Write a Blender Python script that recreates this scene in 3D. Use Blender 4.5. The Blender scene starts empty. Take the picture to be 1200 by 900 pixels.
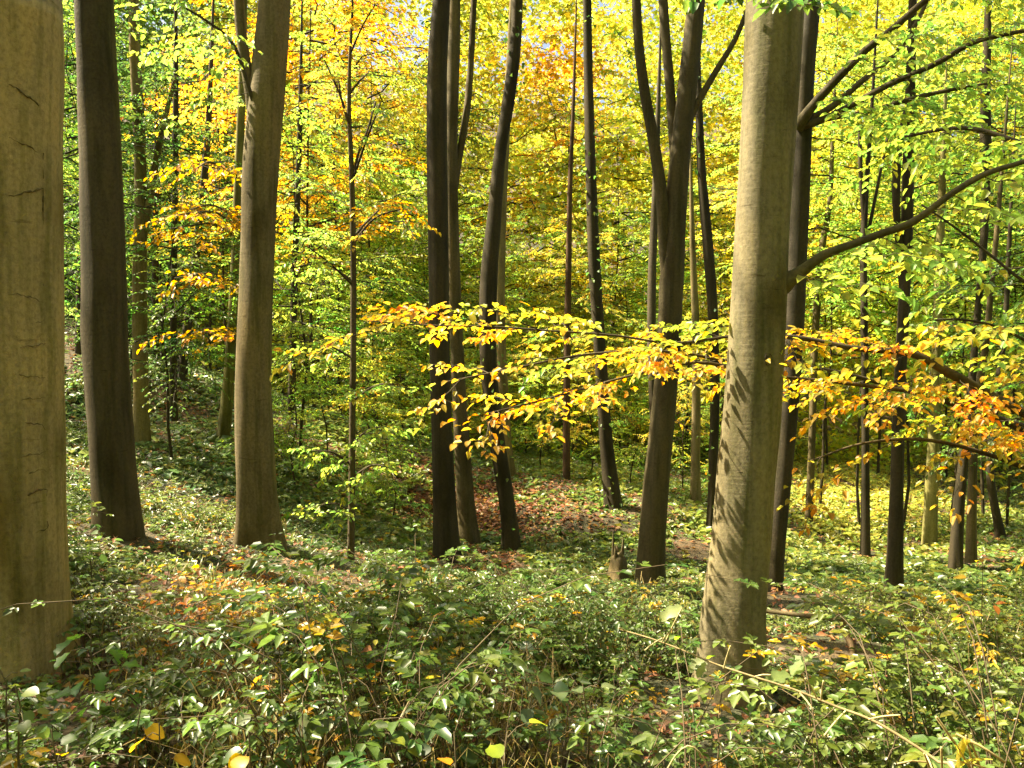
import bpy, math, random
import numpy as np
from mathutils import Vector
R = math.radians
rng = np.random.default_rng(7)
random.seed(7)
scene = bpy.context.scene
COL = scene.collection

# ------------------------------------------------------------------ camera, world, sun, exposure
FPX, PITCH = 980.0, R(-4.0)             # focal length in pixels of the 1200x900 photograph; camera tilt
cam = bpy.data.cameras.new('camera'); cam.sensor_width = 36; cam.lens = FPX / 1200 * 36
cam.clip_start = 0.05; cam.clip_end = 2000
cam_o = bpy.data.objects.new('camera', cam); COL.objects.link(cam_o)
cam_o.rotation_euler = (R(90) + PITCH, 0, 0)
scene.camera = cam_o

SUN = np.array([-0.84, 0.20, 1.14]); SUN /= np.linalg.norm(SUN)      # towards the sun
w = bpy.data.worlds.new('World'); scene.world = w; w.use_nodes = True
nt = w.node_tree; bg = nt.nodes['Background']
sky = nt.nodes.new('ShaderNodeTexSky'); sky.sky_type = 'NISHITA'; sky.sun_disc = False
sky.sun_elevation = math.asin(SUN[2]); sky.sun_rotation = math.atan2(SUN[0], SUN[1])
sky.dust_density = 6.0; sky.ozone_density = 0.6
nt.links.new(sky.outputs[0], bg.inputs[0]); bg.inputs[1].default_value = 0.055
sl = bpy.data.lights.new('sun', 'SUN'); sl.energy = 5.0; sl.angle = R(0.5); sl.color = (1.0, 0.87, 0.60)
so = bpy.data.objects.new('sun', sl); COL.objects.link(so)
so.rotation_euler = Vector(-SUN).to_track_quat('-Z', 'Y').to_euler()
vs = scene.view_settings; vs.view_transform = 'Standard'; vs.look = 'None'; vs.gamma = 1.0
vs.exposure = 2.35
cy = scene.cycles
cy.max_bounces = 12; cy.diffuse_bounces = 6; cy.glossy_bounces = 2; cy.transmission_bounces = 8
cy.caustics_reflective = False; cy.caustics_refractive = False; cy.sample_clamp_indirect = 6.0
cy.use_denoising = True

# ------------------------------------------------------------------ picture <-> place
cp, sp_ = math.cos(PITCH), math.sin(PITCH)
def at(px, py, Y):
    """the point at forward distance Y (world y) seen at pixel px, py of the 1200x900 photograph"""
    dx, dy, dz = (px - 600) / FPX, 1.0, (450 - py) / FPX
    d = np.array([dx, dy * cp - dz * sp_, dy * sp_ + dz * cp])
    return d * (Y / d[1])
def proj(P):
    P = np.asarray(P, float)
    f = P[..., 1] * cp + P[..., 2] * sp_; u = -P[..., 1] * sp_ + P[..., 2] * cp
    f = np.maximum(f, .01)
    return 600 + FPX * P[..., 0] / f, 450 - FPX * u / f

# ------------------------------------------------------------------ terrain (thin plate spline through ground points)
GP = [(30,785,4.6),(135,632,8),(305,642,9),(525,662,12),(552,642,14),(600,640,13.5),(718,592,15.5),(762,702,11.5),
      (856,832,5.2),(902,692,8.5),(1047,702,11),(1014,658,16),(1122,660,14),(1175,628,16),(411,662,9.3),(165,520,13),
      (204,498,15.5),(262,510,14.5),(93,415,19),(595,560,18.5),(664,562,18.5),(833,622,15),(815,588,18),(1090,640,17),
      (214,446,18),(1000,560,26),(700,530,30),(350,500,30),(150,380,32),(1200,560,30),(-150,500,14),(1350,760,10),(1350,640,22)]
pts = [at(*g) for g in GP]
pts += [np.array(p, float) for p in [(0,0,-1.62),(-1.6,1.5,-1.55),(2,1.5,-1.75),(0,3.6,-1.98),(-2.2,3.2,-1.72),(2.4,3.4,-2.12),(-6,0,-0.9),(6,0,-2.6),
        (0,-8,-1.2),(-14,-6,0.4),(14,-6,-3),(-9,7,-0.7),(-20,12,2.5),(22,10,-5.5)]]
pts += [np.array(p, float) for p in [(-40,45,9),(0,60,3),(40,45,-2),(-20,80,14),(25,85,8),(-90,40,22),(90,40,2),(0,150,40),(-120,140,50),(120,140,30),
        (-70,-60,14),(70,-60,-10),(0,-90,2)]]
pts = np.array(pts)
def _U(r2): return np.where(r2 > 1e-9, r2 * np.log(np.maximum(r2, 1e-9)), 0)
n = len(pts); K = _U(((pts[:, None, :2] - pts[None, :, :2])**2).sum(-1)) + np.eye(n) * 2.0
Pm = np.c_[np.ones(n), pts[:, :2]]
sol = np.linalg.solve(np.block([[K, Pm], [Pm.T, np.zeros((3, 3))]]), np.r_[pts[:, 2], 0, 0, 0])
def height(x, y):
    x = np.asarray(x, float); y = np.asarray(y, float)
    q = np.stack([x, y], -1).reshape(-1, 2); out = np.empty(len(q))
    for i in range(0, len(q), 20000):
        s = q[i:i+20000]
        out[i:i+20000] = _U(((s[:, None] - pts[None, :, :2])**2).sum(-1)) @ sol[:n] + sol[n] + s @ sol[n+1:]
    return out.reshape(x.shape)
def vnoise(x, y, seed=0):
    """smooth value noise, 0..1"""
    x = np.asarray(x, float); y = np.asarray(y, float)
    xi, yi = np.floor(x), np.floor(y); fx, fy = x - xi, y - yi
    fx, fy = fx*fx*(3-2*fx), fy*fy*(3-2*fy)
    def h(a, b):
        v = np.sin(a * 127.1 + b * 311.7 + seed * 74.7) * 43758.5453
        return v - np.floor(v)
    return (h(xi, yi)*(1-fx) + h(xi+1, yi)*fx)*(1-fy) + (h(xi, yi+1)*(1-fx) + h(xi+1, yi+1)*fx)*fy

# ------------------------------------------------------------------ materials
def new_mat(name):
    m = bpy.data.materials.new(name); m.use_nodes = True
    nt = m.node_tree; nt.nodes.clear()
    out = nt.nodes.new('ShaderNodeOutputMaterial')
    return m, nt, nt.nodes, nt.links, out
def ramp(N, stops, interp='LINEAR'):
    r = N.new('ShaderNodeValToRGB'); r.color_ramp.interpolation = interp
    while len(r.color_ramp.elements) < len(stops): r.color_ramp.elements.new(.5)
    for e, (p, c) in zip(r.color_ramp.elements, stops):
        e.position = p; e.color = (*c, 1) if len(c) == 3 else c
    return r
def leaf_material(name, rough=.42, transl=.45, spec=.5, vein=False):
    """leaf: the mesh carries each leaf's own colour (leafcol), the object colour its tree's hue"""
    m, nt, N, Lk, out = new_mat(name)
    at_ = N.new('ShaderNodeAttribute'); at_.attribute_name = 'leafcol'
    oi = N.new('ShaderNodeObjectInfo')
    mul = N.new('ShaderNodeMix'); mul.data_type = 'RGBA'; mul.blend_type = 'MULTIPLY'; mul.inputs[0].default_value = 1
    Lk.new(at_.outputs['Color'], mul.inputs[6]); Lk.new(oi.outputs['Color'], mul.inputs[7])
    nz = N.new('ShaderNodeTexNoise'); nz.inputs['Scale'].default_value = 60; nz.inputs['Detail'].default_value = 2
    tc = N.new('ShaderNodeTexCoord'); Lk.new(tc.outputs['Object'], nz.inputs['Vector'])
    rp = ramp(N, [(.3, (.72, .66, .5)), (.6, (1.1, 1.1, 1.1))]); Lk.new(nz.outputs['Fac'], rp.inputs[0])
    m2 = N.new('ShaderNodeMix'); m2.data_type = 'RGBA'; m2.blend_type = 'MULTIPLY'; m2.inputs[0].default_value = .8
    Lk.new(mul.outputs[2], m2.inputs[6]); Lk.new(rp.outputs[0], m2.inputs[7])
    pb = N.new('ShaderNodeBsdfPrincipled'); pb.inputs['Roughness'].default_value = rough
    pb.inputs['Specular IOR Level'].default_value = spec
    Lk.new(m2.outputs[2], pb.inputs['Base Color'])
    tr = N.new('ShaderNodeBsdfTranslucent')
    hs = N.new('ShaderNodeHueSaturation'); hs.inputs['Saturation'].default_value = 1.04; hs.inputs['Value'].default_value = 2.5
    Lk.new(m2.outputs[2], hs.inputs['Color']); Lk.new(hs.outputs[0], tr.inputs['Color'])
    mx = N.new('ShaderNodeMixShader'); mx.inputs[0].default_value = transl
    Lk.new(pb.outputs[0], mx.inputs[1]); Lk.new(tr.outputs[0], mx.inputs[2]); Lk.new(mx.outputs[0], out.inputs[0])
    return m
M_LEAF = leaf_material('beech_leaf', transl=.55)
M_UNDER = leaf_material('bramble_leaf', rough=.38, transl=.34, spec=.55)
M_LITTER = leaf_material('dead_leaf', rough=.6, transl=.15, spec=.3)

def bark_material(name, smooth=True):
    m, nt, N, Lk, out = new_mat(name)
    tc = N.new('ShaderNodeTexCoord'); oi = N.new('ShaderNodeObjectInfo')
    vadd = N.new('ShaderNodeVectorMath'); vadd.operation = 'MULTIPLY_ADD'
    vadd.inputs[1].default_value = (7, 7, 7)
    comb = N.new('ShaderNodeCombineXYZ'); Lk.new(oi.outputs['Random'], comb.inputs[0]); Lk.new(oi.outputs['Random'], comb.inputs[2])
    Lk.new(comb.outputs[0], vadd.inputs[0]); Lk.new(tc.outputs['Object'], vadd.inputs[2])
    def noise(scale, detail, mapscale, rough=.55):
        mp = N.new('ShaderNodeMapping'); mp.inputs['Scale'].default_value = mapscale
        Lk.new(vadd.outputs[0], mp.inputs['Vector'])
        z = N.new('ShaderNodeTexNoise'); z.inputs['Scale'].default_value = scale; z.inputs['Detail'].default_value = detail
        z.inputs['Roughness'].default_value = rough
        Lk.new(mp.outputs[0], z.inputs['Vector']); return z
    big = noise(2.2, 4, (1, 1, .45)); fine = noise(42, 6, (1, 1, .8), .7)
    streak = noise(9, 4, (1.6, 1.6, .12)); ring = noise(7, 5, (.55, .55, 5.5), .6)
    spots = noise(26, 2, (1, 1, 1))
    c1 = ramp(N, [(.33, (.50, .47, .28)), (.5, (1, 1, 1)), (.68, (1.3, 1.24, 1.08))]); Lk.new(big.outputs['Fac'], c1.inputs[0])
    c2 = ramp(N, [(.30, (.62, .62, .60)), (.55, (1, 1, 1)), (.75, (1.2, 1.2, 1.16))]); Lk.new(fine.outputs['Fac'], c2.inputs[0])
    c3 = ramp(N, [(.33, (.5, .56, .34)), (.52, (1, 1, 1)), (.68, (1.15, 1.12, 1.0))]); Lk.new(streak.outputs['Fac'], c3.inputs[0])
    c4 = ramp(N, [(.27, (.45, .40, .32)), (.345, (1, 1, 1))]); Lk.new(ring.outputs['Fac'], c4.inputs[0])
    c5 = ramp(N, [(.70, (1, 1, 1)), (.78, (1.5, 1.5, 1.4))]); Lk.new(spots.outputs['Fac'], c5.inputs[0])
    cur = oi.outputs['Color']
    for c, f in ((c1, 1), (c2, 1), (c3, .8), (c4, .85), (c5, .6)):
        mx = N.new('ShaderNodeMix'); mx.data_type = 'RGBA'; mx.blend_type = 'MULTIPLY'; mx.inputs[0].default_value = f
        Lk.new(cur, mx.inputs[6]); Lk.new(c.outputs[0], mx.inputs[7]); cur = mx.outputs[2]
    pb = N.new('ShaderNodeBsdfPrincipled'); pb.inputs['Roughness'].default_value = .8
    pb.inputs['Specular IOR Level'].default_value = .25
    Lk.new(cur, pb.inputs['Base Color'])
    b1 = N.new('ShaderNodeBump'); b1.inputs['Strength'].default_value = .22; b1.inputs['Distance'].default_value = .012
    b2 = N.new('ShaderNodeBump'); b2.inputs['Strength'].default_value = .45; b2.inputs['Distance'].default_value = .008
    Lk.new(ring.outputs['Fac'], b1.inputs['Height']); Lk.new(fine.outputs['Fac'], b2.inputs['Height'])
    Lk.new(b1.outputs[0], b2.inputs['Normal']); Lk.new(b2.outputs[0], pb.inputs['Normal'])
    Lk.new(pb.outputs[0], out.inputs[0])
    return m
M_BARK = bark_material('beech_bark')

def plain_material(name, rough=.8):
    m, nt, N, Lk, out = new_mat(name)
    oi = N.new('ShaderNodeObjectInfo'); tc = N.new('ShaderNodeTexCoord')
    z = N.new('ShaderNodeTexNoise'); z.inputs['Scale'].default_value = 35; z.inputs['Detail'].default_value = 4
    Lk.new(tc.outputs['Object'], z.inputs['Vector'])
    r = ramp(N, [(.3, (.6, .58, .5)), (.65, (1.15, 1.15, 1.1))]); Lk.new(z.outputs['Fac'], r.inputs[0])
    mx = N.new('ShaderNodeMix'); mx.data_type = 'RGBA'; mx.blend_type = 'MULTIPLY'; mx.inputs[0].default_value = 1
    Lk.new(oi.outputs['Color'], mx.inputs[6]); Lk.new(r.outputs[0], mx.inputs[7])
    pb = N.new('ShaderNodeBsdfPrincipled'); pb.inputs['Roughness'].default_value = rough
    Lk.new(mx.outputs[2], pb.inputs['Base Color']); Lk.new(pb.outputs[0], out.inputs[0])
    return m
M_TWIG = plain_material('twig')

def ground_material():
    m, nt, N, Lk, out = new_mat('forest_floor')
    tc = N.new('ShaderNodeTexCoord')
    a = N.new('ShaderNodeTexNoise'); a.inputs['Scale'].default_value = .5; a.inputs['Detail'].default_value = 5
    b = N.new('ShaderNodeTexNoise'); b.inputs['Scale'].default_value = 18; b.inputs['Detail'].default_value = 7
    v = N.new('ShaderNodeTexVoronoi'); v.inputs['Scale'].default_value = 40
    for k in (a, b, v): Lk.new(tc.outputs['Object'], k.inputs['Vector'])
    r1 = ramp(N, [(.35, (.028, .034, .012)), (.5, (.06, .045, .02)), (.65, (.10, .06, .028))]); Lk.new(a.outputs['Fac'], r1.inputs[0])
    r2 = ramp(N, [(.3, (.35, .35, .35)), (.7, (1.5, 1.4, 1.25))]); Lk.new(b.outputs['Fac'], r2.inputs[0])
    mx = N.new('ShaderNodeMix'); mx.data_type = 'RGBA'; mx.blend_type = 'MULTIPLY'; mx.inputs[0].default_value = 1
    Lk.new(r1.outputs[0], mx.inputs[6]); Lk.new(r2.outputs[0], mx.inputs[7])
    pb = N.new('ShaderNodeBsdfPrincipled'); pb.inputs['Roughness'].default_value = .9
    Lk.new(mx.outputs[2], pb.inputs['Base Color'])
    bp = N.new('ShaderNodeBump'); bp.inputs['Distance'].default_value = .015; Lk.new(v.outputs['Distance'], bp.inputs['Height'])
    Lk.new(bp.outputs[0], pb.inputs['Normal']); Lk.new(pb.outputs[0], out.inputs[0])
    return m
M_GROUND = ground_material()

# ------------------------------------------------------------------ mesh helpers
def mesh_from(name, V, F, mat, smooth=False, leafcol=None):
    """F: int array (m,k) of equal-sized faces, or list of such arrays"""
    me = bpy.data.meshes.new(name)
    Fs = F if isinstance(F, list) else [F]
    Fs = [f for f in Fs if len(f)]
    me.vertices.add(len(V)); me.vertices.foreach_set('co', np.asarray(V, np.float32).ravel())
    tot = np.concatenate([np.full(len(f), f.shape[1]) for f in Fs]).astype(np.int32)
    idx = np.concatenate([f.ravel() for f in Fs]).astype(np.int32)
    me.loops.add(len(idx)); me.loops.foreach_set('vertex_index', idx)
    me.polygons.add(len(tot))
    me.polygons.foreach_set('loop_start', np.r_[0, np.cumsum(tot)[:-1]].astype(np.int32))
    if smooth: me.polygons.foreach_set('use_smooth', np.ones(len(tot), bool))
    me.update(calc_edges=True)
    if leafcol is not None:
        a = me.attributes.new('leafcol', 'FLOAT_COLOR', 'POINT')
        a.data.foreach_set('color', np.c_[leafcol, np.ones(len(leafcol))].astype(np.float32).ravel())
    me.materials.append(mat)
    return me
def link(name, me, parent=None, loc=(0, 0, 0), color=None, kind=None):
    o = bpy.data.objects.new(name, me); COL.objects.link(o)
    o.location = tuple(float(v) for v in loc)
    if parent: o.parent = parent
    if color is not None: o.color = (*color, 1)
    if kind: o['kind'] = kind
    return o
def thing(name, label, cat, loc, group=None):
    o = bpy.data.objects.new(name, None); COL.objects.link(o)
    o.location = tuple(float(v) for v in loc); o.empty_display_size = .2
    o['label'] = label; o['category'] = cat
    if group: o['group'] = group
    return o
def unit(v):
    v = np.asarray(v, float); return v / np.maximum(np.linalg.norm(v, axis=-1, keepdims=True), 1e-9)
def smooth_path(P, step):
    """Catmull-Rom through the rows of P (any columns; first three are the place)"""
    P = np.asarray(P, float)
    if len(P) == 2: P = np.array([P[0], (P[0]+P[1])/2, P[1]])
    Q = np.vstack([2*P[0]-P[1], P, 2*P[-1]-P[-2]]); out = []
    for i in range(1, len(Q)-2):
        k = max(2, int(np.linalg.norm(Q[i+1, :3]-Q[i, :3]) / step)); t = np.linspace(0, 1, k, endpoint=False)[:, None]
        a, b, c, d = Q[i-1], Q[i], Q[i+1], Q[i+2]
        out.append(.5*((2*b) + (c-a)*t + (2*a-5*b+4*c-d)*t*t + (3*b-a-3*c+d)*t**3))
    out.append(Q[-2:-1]); return np.vstack(out)
class Wood:
    def __init__(s): s.V = []; s.F = []; s.T = []; s.n = 0
    def tube(s, P, rad, seg=8, lobes=None, cap=True):
        P = np.asarray(P, float); rad = np.broadcast_to(rad, len(P)).astype(float)
        T = unit(np.gradient(P, axis=0)); ref = np.array([0, 1., 0]) if abs(T[len(T)//2][1]) < .8 else np.array([1., 0, 0])
        A = unit(np.cross(T, ref)); B = np.cross(T, A)
        th = np.arange(seg) * 2*np.pi/seg
        r = rad[:, None] * (lobes(P, th) if lobes is not None else 1.0)
        V = P[:, None] + r[..., None]*(np.cos(th)[None, :, None]*A[:, None] + np.sin(th)[None, :, None]*B[:, None]) if np.ndim(r) == 2 else None
        k = len(P); base = s.n; s.V.append(V.reshape(-1, 3))
        i = np.arange(k-1)[:, None]*seg; j = np.arange(seg)[None]; j2 = (j+1) % seg
        s.F.append((base + np.stack([i+j, i+j2, i+seg+j2, i+seg+j], -1)).reshape(-1, 4))
        s.n += k*seg
        if cap:
            s.V.append(P[-1:] + T[-1:]*rad[-1]*.6); jj = np.arange(seg); top = base+(k-1)*seg
            s.T.append(np.stack([top+jj, top+(jj+1) % seg, np.full(seg, s.n)], -1)); s.n += 1
        return s
    def mesh(s, name, mat, origin=(0, 0, 0)):
        return mesh_from(name, np.vstack(s.V) - np.asarray(origin), [np.vstack(s.F)] + ([np.vstack(s.T)] if s.T else []), mat, True)
class Leaves:
    """many small folded leaves: base point, direction, normal, length, width, colour"""
    def __init__(s): s.P = []; s.D = []; s.N = []; s.L = []; s.W = []; s.C = []
    def add(s, P, D, N, L, W, C):
        n = len(P); s.P.append(P); s.D.append(D); s.N.append(N)
        s.L.append(np.broadcast_to(L, n)); s.W.append(np.broadcast_to(W, n)); s.C.append(np.broadcast_to(C, (n, 3)))
    def count(s): return sum(len(p) for p in s.P)
    def arrays(s): return [np.concatenate(a) for a in (s.P, s.D, s.N, s.L, s.W, s.C)]
    def mesh(s, name, mat, origin=(0, 0, 0), fine=True, fold=.28, droop=.15):
        P, D, Nn, L, W, C = s.arrays()
        P = P - np.asarray(origin); D = unit(D); S = unit(np.cross(D, Nn)); Nn = np.cross(S, D)
        L = L[:, None]; W = W[:, None]
        tip = P + D*L - Nn*L*droop
        if fine:
            up = Nn*W*fold
            vs_ = [P, P + D*L*.32 + S*W*.5 + up, P + D*L*.72 + S*W*.36 + up - Nn*L*droop*.5, tip,
                   P + D*L*.72 - S*W*.36 + up - Nn*L*droop*.5, P + D*L*.32 - S*W*.5 + up]
            f = np.array([[0, 1, 2, 3], [0, 3, 4, 5]])
        else:
            up = Nn*W*fold
            vs_ = [P, P + D*L*.45 + S*W*.5 + up, tip, P + D*L*.45 - S*W*.5 + up]; f = np.array([[0, 1, 2], [0, 2, 3]])
        k = len(vs_); V = np.stack(vs_, 1).reshape(-1, 3)
        F = (np.arange(len(P))[:, None, None]*k + f[None]).reshape(-1, f.shape[1])
        return mesh_from(name, V, F, mat, False, np.repeat(C, k, 0))
def leaf_variation(r, n, warm=.35, val=.35, warm_bias=0.0):
    """colour factor of single leaves about 1: lighter or darker, greener or more turned"""
    v = 1 + val*r.normal(0, .6, n).clip(-1.3, 1.6); wv = (r.normal(warm_bias, 1, n)*warm).clip(-.5, 1.2)
    return np.clip(np.stack([v*(1+.55*wv), v*(1-.05*wv), v*(1-.3*wv)], 1), .15, 2.6)

def spray(r, wood, lv, start, az, elev, L, leaf=.075, twigs=11, dens=1.0, droop=.22, rad=.012, warm=.3, mul=(1, 1, 1), bias=0.0, jit=.32, path=None):
    """a flat beech branch: axis, side twigs in its plane, leaves along the twigs"""
    if path is None:
        d = np.array([math.cos(az)*math.cos(elev), math.sin(az)*math.cos(elev), math.sin(elev)])
        t = np.linspace(0, 1, 7)[:, None]; wob = r.normal(0, .025*L, (7, 3)); wob[0] = 0
        P = np.asarray(start) + d*L*t + np.array([0, 0, -droop*L])*t*t + wob
    else: P = path; L = np.linalg.norm(P[-1]-P[0])
    wood.tube(P, np.linspace(rad, rad*.25, len(P)), 5)
    for i in range(twigs):
        s = .14 + .86*(i+.5*r.random())/twigs
        k = s*(len(P)-1); a = int(min(k, len(P)-2)); p0 = P[a] + (P[a+1]-P[a])*(k-a); dax = unit(P[a+1]-P[a])
        side = 1 if i % 2 else -1; ang = side*r.uniform(.55, 1.0)
        h = np.array([dax[0]*math.cos(ang)-dax[1]*math.sin(ang), dax[0]*math.sin(ang)+dax[1]*math.cos(ang), dax[2]*.6+r.normal(0, .13)])
        tl = L*(.46*(1-.62*s))*r.uniform(.65, 1.25)
        if i == twigs-1: h = dax; tl *= .8
        h = unit(h); m = max(3, int(tl/(.034/dens)*leaf/.075*1.0)); m = max(3, int(m*(.075/leaf)**1.2))
        tt = np.linspace(0, 1, 4)[:, None]; tw = p0 + h*tl*tt + np.array([0, 0, -.18*tl])*tt*tt
        wood.tube(tw, np.linspace(rad*.35, rad*.12, 4), 3, cap=False)
        u = np.clip((np.arange(m)+r.random(m)*.8)/m, .05, 1)[:, None]
        lp = p0 + h*tl*u + np.array([0, 0, -.18*tl])*u*u
        sg = np.where(np.arange(m) % 2, 1, -1)*r.uniform(.45, 1.15, m)
        D = np.stack([h[0]*np.cos(sg)-h[1]*np.sin(sg), h[0]*np.sin(sg)+h[1]*np.cos(sg), h[2]+r.normal(-.22, .28, m)], 1)
        Nn = np.stack([r.normal(0, jit, m), r.normal(0, jit, m), np.ones(m)], 1)
        ll = leaf*r.uniform(.65, 1.2, m)
        c = leaf_variation(r, m, warm, .2, bias + r.normal(0, .5))*np.asarray(mul)
        lv.add(lp, unit(D), unit(Nn), ll, ll*r.uniform(.55, .7, m), c)

# ------------------------------------------------------------------ the setting: forest floor
def axis(lo, hi, dense_lo, dense_hi, ds, gs):
    a = list(np.arange(dense_lo, dense_hi, ds)); v, s = dense_hi, ds
    while v < hi: a.append(v); s *= gs; v += s
    a.append(hi); v, s = dense_lo, ds; b = []
    while v > lo: s *= gs; v -= s; b.append(v)
    return np.array(sorted(set(b + a)))
gx = axis(-400, 400, -14, 16, .22, 1.13); gy = axis(-150, 600, 0, 26, .22, 1.13)
X, Yg = np.meshgrid(gx, gy)
Z = height(np.clip(X, -120, 120), np.clip(Yg, -90, 150))
near = np.clip(1.2 - np.hypot(X, Yg-10)/40, 0, 1)
Z = Z + near*((vnoise(X*1.1, Yg*1.1, 3)-.5)*.16 + (vnoise(X*3.1, Yg*3.1, 5)-.5)*.06)
nx, ny = len(gx), len(gy); ii = (np.arange(ny-1)[:, None]*nx + np.arange(nx-1)[None]).ravel()
g = link('ground', mesh_from('ground', np.stack([X, Yg, Z], -1).reshape(-1, 3), np.stack([ii, ii+1, ii+nx+1, ii+nx], 1), M_GROUND, True), kind='structure')
g['label'] = 'brown sloping forest floor under the undergrowth'
def gz(x, y): return float(height(np.array(x), np.array(y)))

# ------------------------------------------------------------------ shared crowns
GREEN, LIME, YEL, GOLD, ORANGE, DKGREEN = (.08,.14,.026), (.215,.30,.048), (.38,.34,.045), (.45,.31,.036), (.46,.255,.028), (.055,.095,.02)
BARK, BARKD, BARKP, BARKR = (.105,.082,.044), (.042,.033,.019), (.19,.15,.075), (.085,.048,.026)  # BARKD: darker bark colour standing in for shade on the trunks

def crown_meshes(seed, H, Rr, z0, nspr, leaf, twigs=10, dens=.8, high=False):
    r = np.random.default_rng(seed); wood, lv = Wood(), Leaves()
    for i in range(nspr):
        f = (i + r.random())/nspr; z = z0 + (H-z0)*f
        prof = math.sin(math.pi*min(1, .18+.82*f))**.6 if high else (1-f**2.2)*.8+.2
        L = Rr*prof*r.uniform(.45, 1.25); az = i*2.39996 + r.normal(0, .9)
        elev = r.uniform(-.1, .6) if not high else r.uniform(.0, .7)
        off = 0 if high else .25
        spray(r, wood, lv, (r.normal(0, .03+off*f*.6), r.normal(0, .03+off*f*.6), z), az, elev, L, leaf, twigs, dens, droop=r.uniform(.1, .45), rad=.005+.005*L, warm=.3, jit=.36, mul=np.array([1, 1, 1])*r.uniform(.72, 1.28)*np.array([1+.14*r.normal(), 1, 1+.2*r.normal()]))
    return wood.mesh('branches', M_BARK), lv.mesh('crown', M_LEAF, fine=True), lv.count()
SAP = [crown_meshes(100+i, H, Rr, z0, ns, .076, 13, .88) for i, (H, Rr, z0, ns) in enumerate([(7.5,2.4,1.2,46), (8.5,2.7,1.9,48), (6.2,2.2,.8,42), (9.5,2.6,2.6,48), (8,2.9,1.5,50)])]
CAN = [crown_meshes(200+i, H, Rr, 0, ns, .11, 12, .5, True) for i, (H, Rr, ns) in enumerate([(8,4.2,34), (9,3.8,34), (7,4.6,32)])]
CAN += [crown_meshes(230+i, 9, 4.6, 0, 42, .11, 14, .85, True) for i in range(2)]  # denser crowns for the unseen trees that shade the foreground
print('leaves', [s[2] for s in SAP], [c[2] for c in CAN])

# ------------------------------------------------------------------ trunks of the beeches
def trunk_lobes(seed, flare, base_z, rad0):
    r = np.random.default_rng(seed); ph = r.random(6)*6.28
    def f(P, th):
        z = (P[:, 2]-base_z)[:, None]; t = th[None]
        fl = np.exp(-np.maximum(z, 0)/(1.7*rad0+.14))*flare
        lob = .5+.5*np.cos(t*4+ph[0]+.7*np.sin(t*2+ph[1]))
        body = .03*np.sin(2*t+ph[2]+z*.5) + .022*np.sin(3*t+ph[3]-z*.9) + .013*np.sin(5*t+ph[4]+1.7*z) + .02*np.sin(z*1.3+ph[5]) + .014*np.sin(2*t+z*4.1+ph[1])*np.sin(z*2.3+ph[0]) + .010*np.sin(3*t-z*7.3+ph[2])*np.sin(z*1.9+ph[3])
        return 1 + fl*(.2+1.5*lob*lob) + body
    return f
def px_path(path, Y, dY=0.0):
    """pixel path (x, y, width) at distance Y (+dY towards its end) -> rows x, y, z, radius"""
    out = []
    for i, q in enumerate(path):
        Yi = Y + dY*i/max(1, len(path)-1); p = at(q[0], q[1], Yi); out.append([*p, q[2]/FPX*Yi/2])
    return np.array(out)
TREES = {}
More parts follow.
